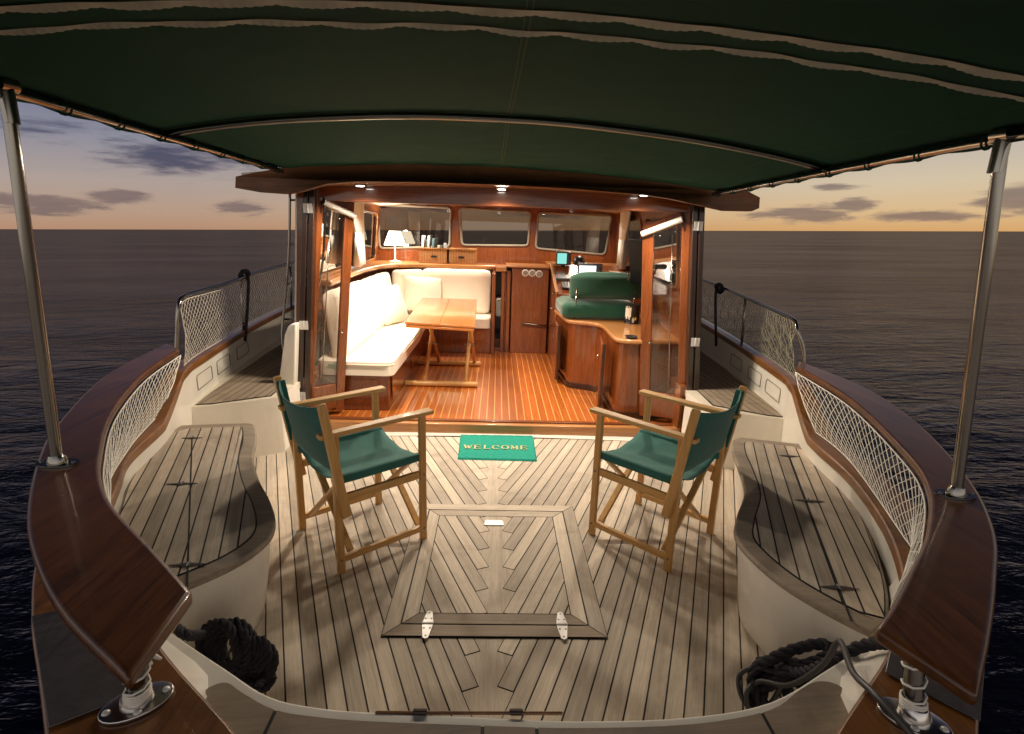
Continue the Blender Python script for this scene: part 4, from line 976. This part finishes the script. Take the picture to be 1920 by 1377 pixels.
# television
tv_m = plain('matt_black_screen', (.006, .006, .007), .55, spec=.15)
tv = thing('television', (1.36, 4.55, .95), 'thin black flat television on the right seen almost edge on beside the open door', 'television')
q = [ay(1176, 449, 4.75), ay(1196, 532, 4.75), ay(1262, 538, 3.98 + .1), ay(1258, 452, 4.08)]
q = [Vector((1.115, 4.75, 1.41)), Vector((1.185, 4.75, 1.03)), Vector((1.27, 4.45, 1.04)), Vector((1.21, 4.45, 1.41))]
nm = (q[1] - q[0]).cross(q[3] - q[0]).normalized(); k = MB(); k.add([p for p in q] + [p + nm*.035*(1 if nm.x > 0 else -1) for p in q], [(0, 1, 2, 3), (7, 6, 5, 4), (0, 4, 5, 1), (1, 5, 6, 2), (2, 6, 7, 3), (3, 7, 4, 0)]); k.build('screen_body', tv_m, tv, bevel=.006)
MB().tube([(1.28, 4.40, 1.2), (1.38, 4.42, 1.2)], .02, 8).build('wall_bracket', black_p, tv)
MB().box((1.15, 4.743, 1.05), (1.165, 4.748, 1.12)).build('speaker_slots', groove, tv)
# tin, ashtray
p = az(1184, 606, .69); tn = thing('tin', p, 'tall black and cream printed tin standing on the worktop', 'tin')
MB().lathe(p, [(.0, .001), (.066, .001), (.066, .006), (.062, .01), (.062, .155), (.066, .16), (.066, .166), (0, .166)], 28).build('can', black_p, tn, smooth=True, autos=40)
k = MB()
for a0, a1, z0, z1 in ((3.2, 4.3, .05, .145), (4.5, 4.8, .02, .05)):
    for i in range(8):
        t0, t1 = a0 + (a1 - a0)*i/8, a0 + (a1 - a0)*(i + 1)/8
        zz = z0 + .015*math.sin(i*1.9)
        k.add([p + Vector((.0626*math.cos(t), .0626*math.sin(t), z_)) for t, z_ in ((t0, zz), (t1, zz), (t1, z1 + .01*math.sin(i*2.7)), (t0, z1 + .01*math.sin(i*2.7)))], [(0, 1, 2, 3)])
k.build('printed_label', pillow_f, tn)
k = MB(); [k.add([p + Vector((.0628*math.cos(t), .0628*math.sin(t), z_)) for t, z_ in ((4.85, .035), (5.1, .035), (5.1, .06), (4.85, .06))], [(0, 1, 2, 3)])]
k.build('yellow_mark', plain('yellow_print', lin(220, 180, 40), .4), tn)
p = az(1186, 637, .69); p.y = max(p.y, 3.93)
k = MB().lathe(p, [(0, .001), (.035, .001), (.05, .018), (.046, .018), (.032, .008), (0, .007)], 24)
top(k.build('ashtray', black_p, smooth=True), 'small round black dish on the near end of the right worktop', 'dish')
# ------------------------------------------------------------------ sofa
sf = thing('corner_sofa', (-1.0, 5.0, FZ), 'L-shaped corner sofa with cream cushions on a dark wooden base', 'sofa')
base = [(-1.36, 3.97), (-.82, 3.97), (-.815, 5.0), (-.84, 5.85), (-.70, 6.05), (-.06, 6.05), (-.06, 6.6), (-1.36, 6.6)]
MB().prism(base, FZ + .001, .355).build('sofa_base', maho_z, sf, bevel=.006)
MB().box((-.812, 4.06, .12), (-.808, 4.90, .31)).box((-.814, 5.0, .12), (-.810, 5.75, .31)).box((-1.25, 3.963, .12), (-.9, 3.968, .31)).build('base_panel', maho_y, sf)
sc_ = rpoly([(-1.34, 3.91), (-.77, 3.90), (-.76, 5.2), (-.80, 5.95), (-.72, 6.02), (-.07, 6.02), (-.07, 6.62), (-1.34, 6.62)], .07, 5)
MB().prism(sc_, .357, .462).build('seat_cushion', sofa_f, sf, bevel=.045, seg=5)
MB().tube([Vector((-1.25, 3.905, .44)), Vector((-.82, 3.897, .44)), Vector((-.775, 3.93, .44)), Vector((-.755, 5.2, .44)), Vector((-.79, 5.9, .44))], .006, 6).build('piping', pillow_f, sf, smooth=True)
tl = Matrix.Rotation(R(8), 3, 'Y')
for y0_, y1_, sd in ((4.02, 5.12, 1), (5.14, 6.10, 2)):
    k = MB(); rbox(k, (-1.235, (y0_ + y1_)/2, .70), (.065, (y1_ - y0_)/2, .265), .05, 10, (.02, 0, 0), rot=Matrix.Rotation(R(-7), 3, 'Y'), noise=.0022, seed=sd); k.build('back_cushion', sofa_f, sf, smooth=True)
k = MB(); rbox(k, (-1.05, 6.36, .71), (.20, .06, .26), .05, 8, (0, .02, 0), rot=Matrix.Rotation(R(38), 3, 'Z'), noise=.001, seed=4); k.build('corner_cushion', sofa_f, sf, smooth=True)
k = MB(); rbox(k, (-.49, 6.50, .72), (.41, .075, .265), .055, 10, (0, .03, 0), rot=Matrix.Rotation(R(-8), 3, 'X'), noise=.001, seed=5); k.build('back_cushion', sofa_f, sf, smooth=True)
for (x, y, z, rz_, ry_, rx_, lab) in ((-1.10, 5.62, .66, 66, 0, -20, 'pale linen pillow propped against the left sofa back, nearer of two'), (-.86, 6.25, .70, 16, 4, -16, 'pale linen pillow upright in the sofa corner behind the table')):
    rt = Matrix.Rotation(R(rz_), 3, 'Z') @ Matrix.Rotation(R(rx_), 3, 'X') @ Matrix.Rotation(R(ry_), 3, 'Y')
    k = MB(); rbox(k, (x, y, z), (.21, .02, .20), .018, 12, (0, .075, 0), rot=rt, noise=.0038, seed=int(x*100)); top(k.build('pillow', pillow_f, smooth=True), lab, 'pillow', 'sofa pillows')
# ------------------------------------------------------------------ table
tb = thing('folding_table', (-.5, 5.1, FZ), 'folding honey coloured wooden saloon table with crossed round legs', 'table')
TZ = .70; q0, q1, q2, q3 = (-.755, 4.42), (-.165, 4.32), (-.20, 5.55), (-.78, 5.62)
q = [az(759, 604, TZ), az(891, 612, TZ), az(896, 556, TZ + .0), az(800, 551, TZ)]
sh = lambda p, q_, f: (p.x + (q_.x - p.x)*f, p.y + (q_.y - p.y)*f)
f_ = 1.0
A0, A1 = (q[0].x, q[0].y), (q[1].x, q[1].y); B1, B0 = sh(q[1], q[2], f_), sh(q[0], q[3], f_)
B1 = (B1[0], min(B1[1], 5.93)); B0 = (B0[0], min(B0[1], 5.95))
mid = lambda a, b_, t: (a[0] + (b_[0] - a[0])*t, a[1] + (b_[1] - a[1])*t)
for t0, t1 in ((0, .4985), (.5015, 1)):
    MB().prism([mid(A0, A1, t0), mid(A0, A1, t1), mid(B0, B1, t1), mid(B0, B1, t0)], TZ - .020, TZ).build('table_leaf', table_w, tb, bevel=.004)
MB().prism([mid(A0, A1, .01), mid(A0, A1, .985), mid(B0, B1, .985), mid(B0, B1, .01)], TZ - .046, TZ - .024).build('lower_leaf', table_w, tb, bevel=.004)
for yb, nb in ((4.66, 0), (5.44, 1)):
    MB().tube([(-.81, yb, FZ + .026), (-.16, yb, FZ + .026)], .026, 16).build('foot_bar', chair_w, tb, smooth=True, autos=40)
for x in (-.64, -.27):
    MB().tube([(x, 4.66, FZ + .04), (x + .02, 5.38, TZ - .05)], .018, 12).build('leg', chair_z, tb, smooth=True)
    MB().tube([(x + .05, 5.44, FZ + .04), (x + .03, 4.74, TZ - .05)], .018, 12).build('leg', chair_z, tb, smooth=True)
    MB().tube([(x - .03, 5.04, .375), (x + .08, 5.04, .375)], .008, 8).build('pivot', steel, tb, smooth=True)
MB().tube([(-.66, 4.74, TZ - .055), (-.22, 4.74, TZ - .055)], .014, 10).build('cross_bar', chair_w, tb, smooth=True)
# ------------------------------------------------------------------ lamp, baskets, curtains
lp = az(741, 487, LZ); lp = Vector((-1.22, 6.72, LZ)) if abs(lp.y - 6.7) > .6 else lp
LP = ay(741, 487, 6.72); LP.z = LZ
tl_ = thing('table_lamp', LP, 'small lit table lamp with pale conical shade on the left window ledge', 'table lamp')
MB().lathe(LP, [(0, .001), (.075, .001), (.075, .012), (.02, .022), (.009, .04), (.008, .20), (.012, .22), (.008, .26)], 24).build('lamp_stand', white_p, tl_, smooth=True, autos=50)
k = MB(); k.lathe(LP, [(.128, .205), (.066, .37)], 32); k.f = [f for f in k.f if len(f) == 4]; k.uv = k.uv[:len(k.f)]; k.rn = k.rn[:len(k.f)]
k.build('lamp_shade', shade_on, tl_, smooth=True, solid=.003)
def light(name, typ, loc, energy, col, parent=None, **kw):
    l = bpy.data.lights.new(name, typ); l.energy = energy; l.color = col
    for a, b_ in kw.items(): setattr(l, a, b_)
    o = bpy.data.objects.new(name, l); C.objects.link(o)
    if parent is not None: o.parent = parent; o.location = Vector(loc) - Vector(parent['_o'])
    else: o.location = loc
    return o
WARM = (1, .87, .70)
light('lamp_bulb', 'POINT', LP + Vector((0, 0, .33)), 26, WARM, tl_, shadow_soft_size=.05)
light('lamp_glow', 'POINT', LP + Vector((0, -.0, .18)), 2.5, WARM, tl_, shadow_soft_size=.04)
for (x0_, x1_, lab, books) in ((785, 843, 'wicker basket holding upright books, left of two on the window ledge', True), (837, 893, 'wicker basket with dark oddments, right of two on the window ledge', False)):
    a, b_ = ay(x0_, 496, 6.68), ay(x1_, 496, 6.68); a.z = b_.z = LZ
    bk_ = thing('wicker_basket', (a + b_)/2, lab, 'basket', 'baskets on the ledge')
    h_ = .18; dpt = .22
    k = MB(); X0, X1, Y0, Y1 = a.x + .004, b_.x - .004, 6.68, 6.68 + dpt
    k.box((X0, Y0, LZ + .001), (X1, Y0 + .012, LZ + h_)).box((X0, Y1 - .012, LZ + .001), (X1, Y1, LZ + h_)).box((X0, Y0 + .012, LZ + .001), (X0 + .012, Y1 - .012, LZ + h_)).box((X1 - .012, Y0 + .012, LZ + .001), (X1, Y1 - .012, LZ + h_)).box((X0 + .012, Y0 + .012, LZ + .001), (X1 - .012, Y1 - .012, LZ + .01))
    k.build('basket_body', basket_m, bk_, bevel=.003)
    MB().tube([(X0, Y0 + .004, LZ + h_), (X1, Y0 + .004, LZ + h_), (X1, Y1, LZ + h_), (X0, Y1, LZ + h_)], .010, 8, True).build('rim', basket_m, bk_, smooth=True)
    MB().box(((X0 + X1)/2 - .035, Y0 - .003, LZ + .07), ((X0 + X1)/2 + .035, Y0 - .0005, LZ + .095)).build('hand_hole', black_p, bk_)
    rnd = random.Random(5 + books)
    if books:
        x = X0 + .02; cols = [(232, 230, 222), (70, 90, 92), (214, 216, 210), (96, 132, 140), (40, 40, 44), (225, 220, 200), (44, 72, 84), (190, 196, 196)]
        for i in range(8):
            t_ = rnd.uniform(.018, .032); hh = rnd.uniform(.27, .33) if i < 5 else rnd.uniform(.20, .24)
            m_ = plain('book_cover_%d' % i, lin(*cols[i]), .5, vary=.05)
            rt = Matrix.Rotation(R(rnd.uniform(-2, 8)), 3, 'Y'); pv = Vector((x, Y0 + .03, LZ + .012))
            bo = MB().box((x, Y0 + .03, LZ + .012), (x + t_, Y0 + .17, LZ + .012 + hh), rt, pv).build('book', m_, bevel=.002)
            top(bo, ['white tall book first in the left basket', 'dark teal book second in the left basket', 'pale grey book third in the left basket', 'blue grey book fourth in the left basket', 'black book in the middle of the left basket', 'short cream book in the left basket', 'short dark blue book in the left basket', 'short light grey book at the right end of the left basket'][i], 'book', 'books in the left basket')
            x += t_ + .012
    else:
        k = MB()
        for i in range(9):
            cx, cy = rnd.uniform(X0 + .05, X1 - .05), rnd.uniform(Y0 + .05, Y1 - .05); rt = Matrix.Rotation(rnd.uniform(0, 3), 3, 'Z'); pv = Vector((cx, cy, LZ + .07))
            k.box((cx - .04, cy - .03, LZ + .012 + i*.0021), (cx + .04, cy + .03, LZ + .155 + rnd.uniform(0, .035)), rt, pv)
        o = k.build('oddments', plain('dark_teal_cases', (.03, .05, .05), .4, vary=.5), bevel=.004); top(o, 'dark small cases filling the right hand wicker basket', 'small cases')
for (x0_, x1_, Yc, lab, dpt) in ((-1.40, -1.18, 4.98, 'sheer white curtain gathered at the left window beside the table lamp', 1), (1.28, 1.44, 5.75, 'sheer white curtain gathered at the right window behind the television', 1), (-1.42, -1.30, 4.55, 'sheer white curtain at the left window just inside the open door', 1)):
    k = MB(); n_ = 70; A_, B_ = [], []
    ya, yb = Yc - .0, Yc + .75
    if x0_ == -1.42: ya, yb = 5.35, 5.6
    for i in range(n_ + 1):
        t = i/n_; y = ya + (yb - ya)*t; s = 1 if x0_ > 0 else -1
        wv_ = .018*math.sin(t*62) + .008*math.sin(t*23 + 1)
        xt = swx(y, 1.68, s) - s*(.045 + wv_*.6); xb = swx(y, 1.08, s) - s*(.10 + wv_*1.5)
        tw = .5 + (t - .5)*.55; yb_ = ya + (yb - ya)*tw
        A_.append(Vector((xt, y, 1.70))); B_.append(Vector((xb, yb_ + .0, 1.075)))
    M_ = [a.lerp(b_, .5) + Vector((0, (b_.y - a.y)*.22, 0)) for a, b_ in zip(A_, B_)]
    k.strip(A_, M_); k.strip(M_, B_)
    if x0_ != -1.42: top(k.build('curtain', curtain_f, smooth=True, solid=.003), lab, 'curtain', 'white window curtains')

# ------------------------------------------------------------------ lights
def downlight(x, y, z, power, lab, r=.034, grp='cabin ceiling lights', tilt=0, cone=150, sz=.025):
    t_ = thing('downlight', (x, y, z), lab, 'ceiling light', grp)
    MB().lathe((x, y, z - .010), [(r*.72, .0), (r, .001), (r*1.08, .006), (r*1.1, .0095)], 24).build('bezel', steel, t_, smooth=True)
    MB().lathe((x, y, z - .0125), [(0, 0), (r*.6, .001), (r*.7, .004)], 20).build('lens', lamp_on, t_, smooth=True)
    l = light('bulb', 'SPOT', (x, y, z - .020), power, WARM, t_, shadow_soft_size=sz, spot_size=R(cone), spot_blend=.6); l.rotation_euler = (tilt, 0, 0)
for x, y, pw, lab in ((-1.02, 6.62, 80, 'small lit ceiling light at the windscreen above the table lamp'), (.0, 6.62, 60, 'small lit ceiling light above the middle windscreen window'), (1.0, 6.5, 42, 'small lit ceiling light above the right windscreen window'),
                  (-.85, 4.9, 160, 'ceiling light inside over the left seat, hidden behind the door header'), (.0, 4.9, 58, 'ceiling light inside over the middle of the saloon, hidden behind the door header'), (.75, 4.9, 36, 'ceiling light inside over the helm seat, hidden behind the door header')):
    downlight(x, y, 1.738, pw, lab)
for p_, pw, lab in ((ay(675, 343, 3.58), 86, 'left of three lit round lights under the roof overhang'), (ay(941, 352, 3.58), 92, 'middle of three lit round lights under the roof overhang'), (ay(1207, 370, 3.58), 86, 'right of three lit round lights under the roof overhang')):
    downlight(p_.x, 3.58, 1.712 - .010*p_.x**2, pw, lab, .038, 'lights under the roof overhang', tilt=R(-14), cone=165, sz=.055)

# ------------------------------------------------------------------ canopy
def cz(x, y):
    xe = -1.27 if x < 0 else 1.31
    ze = 1.775 - .018*(x + 1.27) if True else 0
    f = max(0, 1 - (x/xe)**2)
    cam_ = .125 - .055*min(1, max(0, (y - 2.4)/1.0))
    sag = -.022*abs(math.sin((y - 2.19)*math.pi/1.25))*f
    return ze + cam_*f**.9 + sag + .0025*math.sin(y*37 + x*11)*f*(1 if y > 2.6 else .3)
cp = thing('awning', (0, 2.0, 1.8), 'dark green fabric awning on a steel frame stretched over the cockpit', 'awning')
def cedge(y, s): return (-1.27 if s < 0 else 1.285 - .0*(y)) + s*.045*max(0, y - 1.6)/1.8
k = MB(); nx_, ny_ = 56, 60; vs = []
y_0, y_1 = .62, 3.44
for j in range(ny_ + 1):
    y = y_0 + (y_1 - y_0)*j/ny_
    for i in range(nx_ + 1):
        t = i/nx_; x = cedge(y, -1) + (cedge(y, 1) - cedge(y, -1))*t
        wr = (.007*math.sin(x*21 + y*9) + .004*math.sin(x*47 - y*6))*max(0, (y - 2.75))*1.6*min(1, max(0, (3.42 - y)/.25))
        vs.append(Vector((x, y, cz(x*1.0, y) + wr)))
k.add(vs, [[j*(nx_ + 1) + i, j*(nx_ + 1) + i + 1, (j + 1)*(nx_ + 1) + i + 1, (j + 1)*(nx_ + 1) + i] for j in range(ny_) for i in range(nx_)])
k.build('awning_fabric', canopy_f, cp, smooth=True, solid=.004)
# hanging side flaps
for s in (-1, 1):
    A_ = []; B_ = []
    for j in range(121):
        y = .62 + (3.40 - .62)*j/120; x = cedge(y, s); z = cz(x, y)
        A_.append(Vector((x + s*.004, y, z + .004))); B_.append(Vector((x + s*.018, y, z - .026 - .008*abs(math.sin(y*math.pi/.235)))))
    MB().strip(A_, B_).build('side_flap', canopy_f, cp, smooth=True, solid=.003)
    MB().tube([Vector((cedge(y, s) - s*.012, y, cz(cedge(y, s), y) - .022)) for y in [.62 + .14*i for i in range(21)]], .0125, 12).build('side_tube', steel, cp, smooth=True)
    for i in range(12):
        k = MB(); y = .75 + i*.235; c_ = Vector((cedge(y, s) - s*.012, y, cz(cedge(y, s), y) - .022))
        k.tube([c_ + Vector((.019*math.cos(a), .02*a/6.283*1.0, .019*math.sin(a))) for a in [q_*.524 for q_ in range(13)]], .003, 5)
        k.build('lashing_cord', canopy_f, cp, smooth=True)
MB().tube([Vector((x, 2.19, cz(x, 2.19) - .018)) for x in [cedge(2.19, -1) + .01 + (cedge(2.19, 1) - cedge(2.19, -1) - .02)*i/30 for i in range(31)]], .013, 12).build('cross_bow', steel, cp, smooth=True)
def seamline(pts, w_, nm, mat_, dz=-.004):
    A_, B_ = [], []
    for i, (x, y) in enumerate(pts):
        a = Vector(pts[min(i + 1, len(pts) - 1)]) - Vector(pts[max(0, i - 1)]); n_ = Vector((-a.y, a.x)).normalized()*w_/2
        A_.append(Vector((x + n_.x, y + n_.y, cz(x, y) + dz))); B_.append(Vector((x - n_.x, y - n_.y, cz(x, y) + dz)))
    return MB().strip(A_, B_).build(nm, mat_, cp)
for o_ in (-.006, .006): seamline([(.052 + o_ - .02*(y - 1.), y) for y in [.65 + i*.05 for i in range(55)]], .0022, 'stitch_line', seam_c)
for s in (-1, 1):
    seamline([(s*(1.13 + .02*i/40 + .03*math.sin(i*.2)), .7 + i*.068) for i in range(41)], .0022, 'stitch_line', seam_c)
rnd = random.Random(2)
for yc, wv_, wd, nm in ((1.255, .0040, .013, 1), (1.165, .002, .019, 2)):
    pts = []; n_ = 260
    for i in range(n_ + 1):
        x = -1.24 + 2.49*i/n_; pts.append((x, yc + wv_*math.sin(x*19 + nm) + wv_*.5*math.sin(x*41) - .025*(x/1.25)**2))
    A_, B_ = [], []
    for i, (x, y) in enumerate(pts):
        tooth = .004*(i % 2)
        A_.append(Vector((x, y + wd/2 + tooth, cz(x, y) - .006 - .006*abs(math.sin(x*19 + nm))))); B_.append(Vector((x, y - wd/2, cz(x, y) - .005)))
    MB().strip(A_, B_).build('zip_strip', zip_c, cp)

# ------------------------------------------------------------------ director's chairs
def make_chair(label):
    t_ = thing('directors_chair', (0, 0, 0), label, 'chair', "folding director's chairs")
    W2, D2 = .222, .205
    for s in (-1, 1):
        x = s*W2
        MB().bar((x, D2, 0), (x, D2, .628), .023, .031, (0, 1, 0)).build('front_leg', chair_z, t_, bevel=.003)
        MB().bar((x, -D2, 0), (x, -D2, .628), .023, .031, (0, 1, 0)).build('back_leg', chair_z, t_, bevel=.003)
        k = MB()
        k.add([(x - .022, -D2 - .065, .628), (x + .022, -D2 - .065, .628), (x + .026, D2 + .05, .632), (x - .026, D2 + .05, .632), (x - .022, -D2 - .065, .648), (x + .022, -D2 - .065, .648), (x + .026, D2 + .05, .652), (x - .026, D2 + .05, .652)],
              [(3, 2, 1, 0), (4, 5, 6, 7), (0, 1, 5, 4), (1, 2, 6, 5), (2, 3, 7, 6), (3, 0, 4, 7)])
        k.build('armrest', chair_w, t_, bevel=.005)
        MB().bar((x, -D2 + .02, .345), (x, D2 - .02, .345), .020, .036).build('side_rail', chair_w, t_, bevel=.003)
        MB().bar((x, -D2 - .01, .065), (x, D2 + .01, .065), .020, .028).build('foot_rail', chair_w, t_, bevel=.003)
        MB().bar((x - s*.020, -D2 + .02, .425), (x - s*.020, D2 + .012, .425), .020, .026).build('seat_rail', chair_w, t_, bevel=.003)
        MB().bar((x + s*.026, -D2 + .025, .27), (x + s*.026, -D2 - .055, .780), .020, .040, (0, 1, .2), w2=.020, h2=.034).build('back_upright', chair_z, t_, bevel=.004)
        for z_, y_ in ((.345, D2), (.065, D2), (.345, -D2), (.065, -D2), (.42, -D2 - .0)): k = MB(); k.lathe(Vector((x + s*.0125, y_, z_)), [(.0055, 0), (.0045, .003), (0, .004)], 10, Vector((s, 0, 0))); k.build('bolt', steel, t_, smooth=True)
    for y, o_ in ((D2 - .032, .008), (-D2 + .036, -.008)):
        MB().bar((-W2 + .02, y, .075), (W2 - .03, y, .415), .016, .030, (0, 1, 0)).build('cross_strut', chair_z, t_, bevel=.003)
        MB().bar((W2 - .02, y + .018, .075), (-W2 + .03, y + .018, .415), .016, .030, (0, 1, 0)).build('cross_strut', chair_z, t_, bevel=.003)
        MB().tube([(0, y - .010, .245), (0, y + .030, .245)], .005, 8).build('pivot_bolt', steel, t_, smooth=True)
    # seat sling
    k = MB(); nx_, ny_ = 24, 14; vs = []
    for j in range(ny_ + 1):
        v_ = -1 + 2*j/ny_
        for i in range(nx_ + 1):
            u = -1 + 2*i/nx_; x = u*(W2 - .008)
            z = .442 - .058*(1 - abs(u)**2.1)*(.85 + .15*math.cos(v_*1.3)) + .0028*math.sin(u*9 + v_*5)*(1 - u*u) + .0016*math.sin(v_*14 + u*4)*abs(u)
            if abs(u) > .97: z = .436
            vs.append(Vector((x, v_*(D2 + .008) + .012, z)))
    k.add(vs, [[j*(nx_ + 1) + i, j*(nx_ + 1) + i + 1, (j + 1)*(nx_ + 1) + i + 1, (j + 1)*(nx_ + 1) + i] for j in range(ny_) for i in range(nx_)])
    k.build('seat_sling', fabric_g, t_, smooth=True, solid=.004)
    for s in (-1, 1):
        k = MB(); rbox(k, (s*(W2 - .018), .010, .425), (.016, D2 + .010, .020), .010, 4)
        k.build('seat_hem', fabric_g, t_, smooth=True)
    k = MB(); nz_ = 12; vs = []; nx_ = 26
    for j in range(nz_ + 1):
        h = j/nz_; zz = .470 + (.764 - .470)*h
        for i in range(nx_ + 1):
            u = -1 + 2*i/nx_; yb = -D2 + .025 - (zz - .27)/.51*.08
            y = yb - .040*(1 - abs(u)**2.2)*(.7 + .5*h); z = zz - .028*(1 - u*u)*h**3 + .016*(1 - u*u)*(1 - h)**3
            vs.append(Vector((u*(W2 + .014), y + .004, z)))
    k.add(vs, [[j*(nx_ + 1) + i, j*(nx_ + 1) + i + 1, (j + 1)*(nx_ + 1) + i + 1, (j + 1)*(nx_ + 1) + i] for j in range(nz_) for i in range(nx_)])
    k.build('back_sling', fabric_g, t_, smooth=True, solid=.005)
    for s in (-1, 1):
        k = MB(); k.bar((s*(W2 + .0105), -D2 - .004, .472), (s*(W2 + .0105), -D2 - .046, .762), .010, .040, (0, 1, .2))
        k.build('back_hem', fabric_g, t_, bevel=.003)
    return t_
ch = make_chair('green canvas director\'s chair on the left half of the deck, facing in to the right')
ch.location = (-.627, 2.325, 0); ch.rotation_euler = (0, 0, R(-50)); 
c2 = ch.copy(); C.objects.link(c2); c2['label'] = 'green canvas director\'s chair on the right half of the deck, facing in to the left'
for o in list(ch.children):
    d = o.copy(); C.objects.link(d); d.parent = c2
c2.location = (.800, 2.365, 0); c2.rotation_euler = (0, 0, R(45))

# ------------------------------------------------------------------ heel the boat as one
RH = Matrix.Rotation(HEEL, 4, 'Y')
bpy.context.view_layer.update()
for o in list(S.objects):
    if o.parent is None and o is not sea: o.matrix_world = RH @ o.matrix_world
for o in S.objects:
    if '_o' in o: del o['_o']
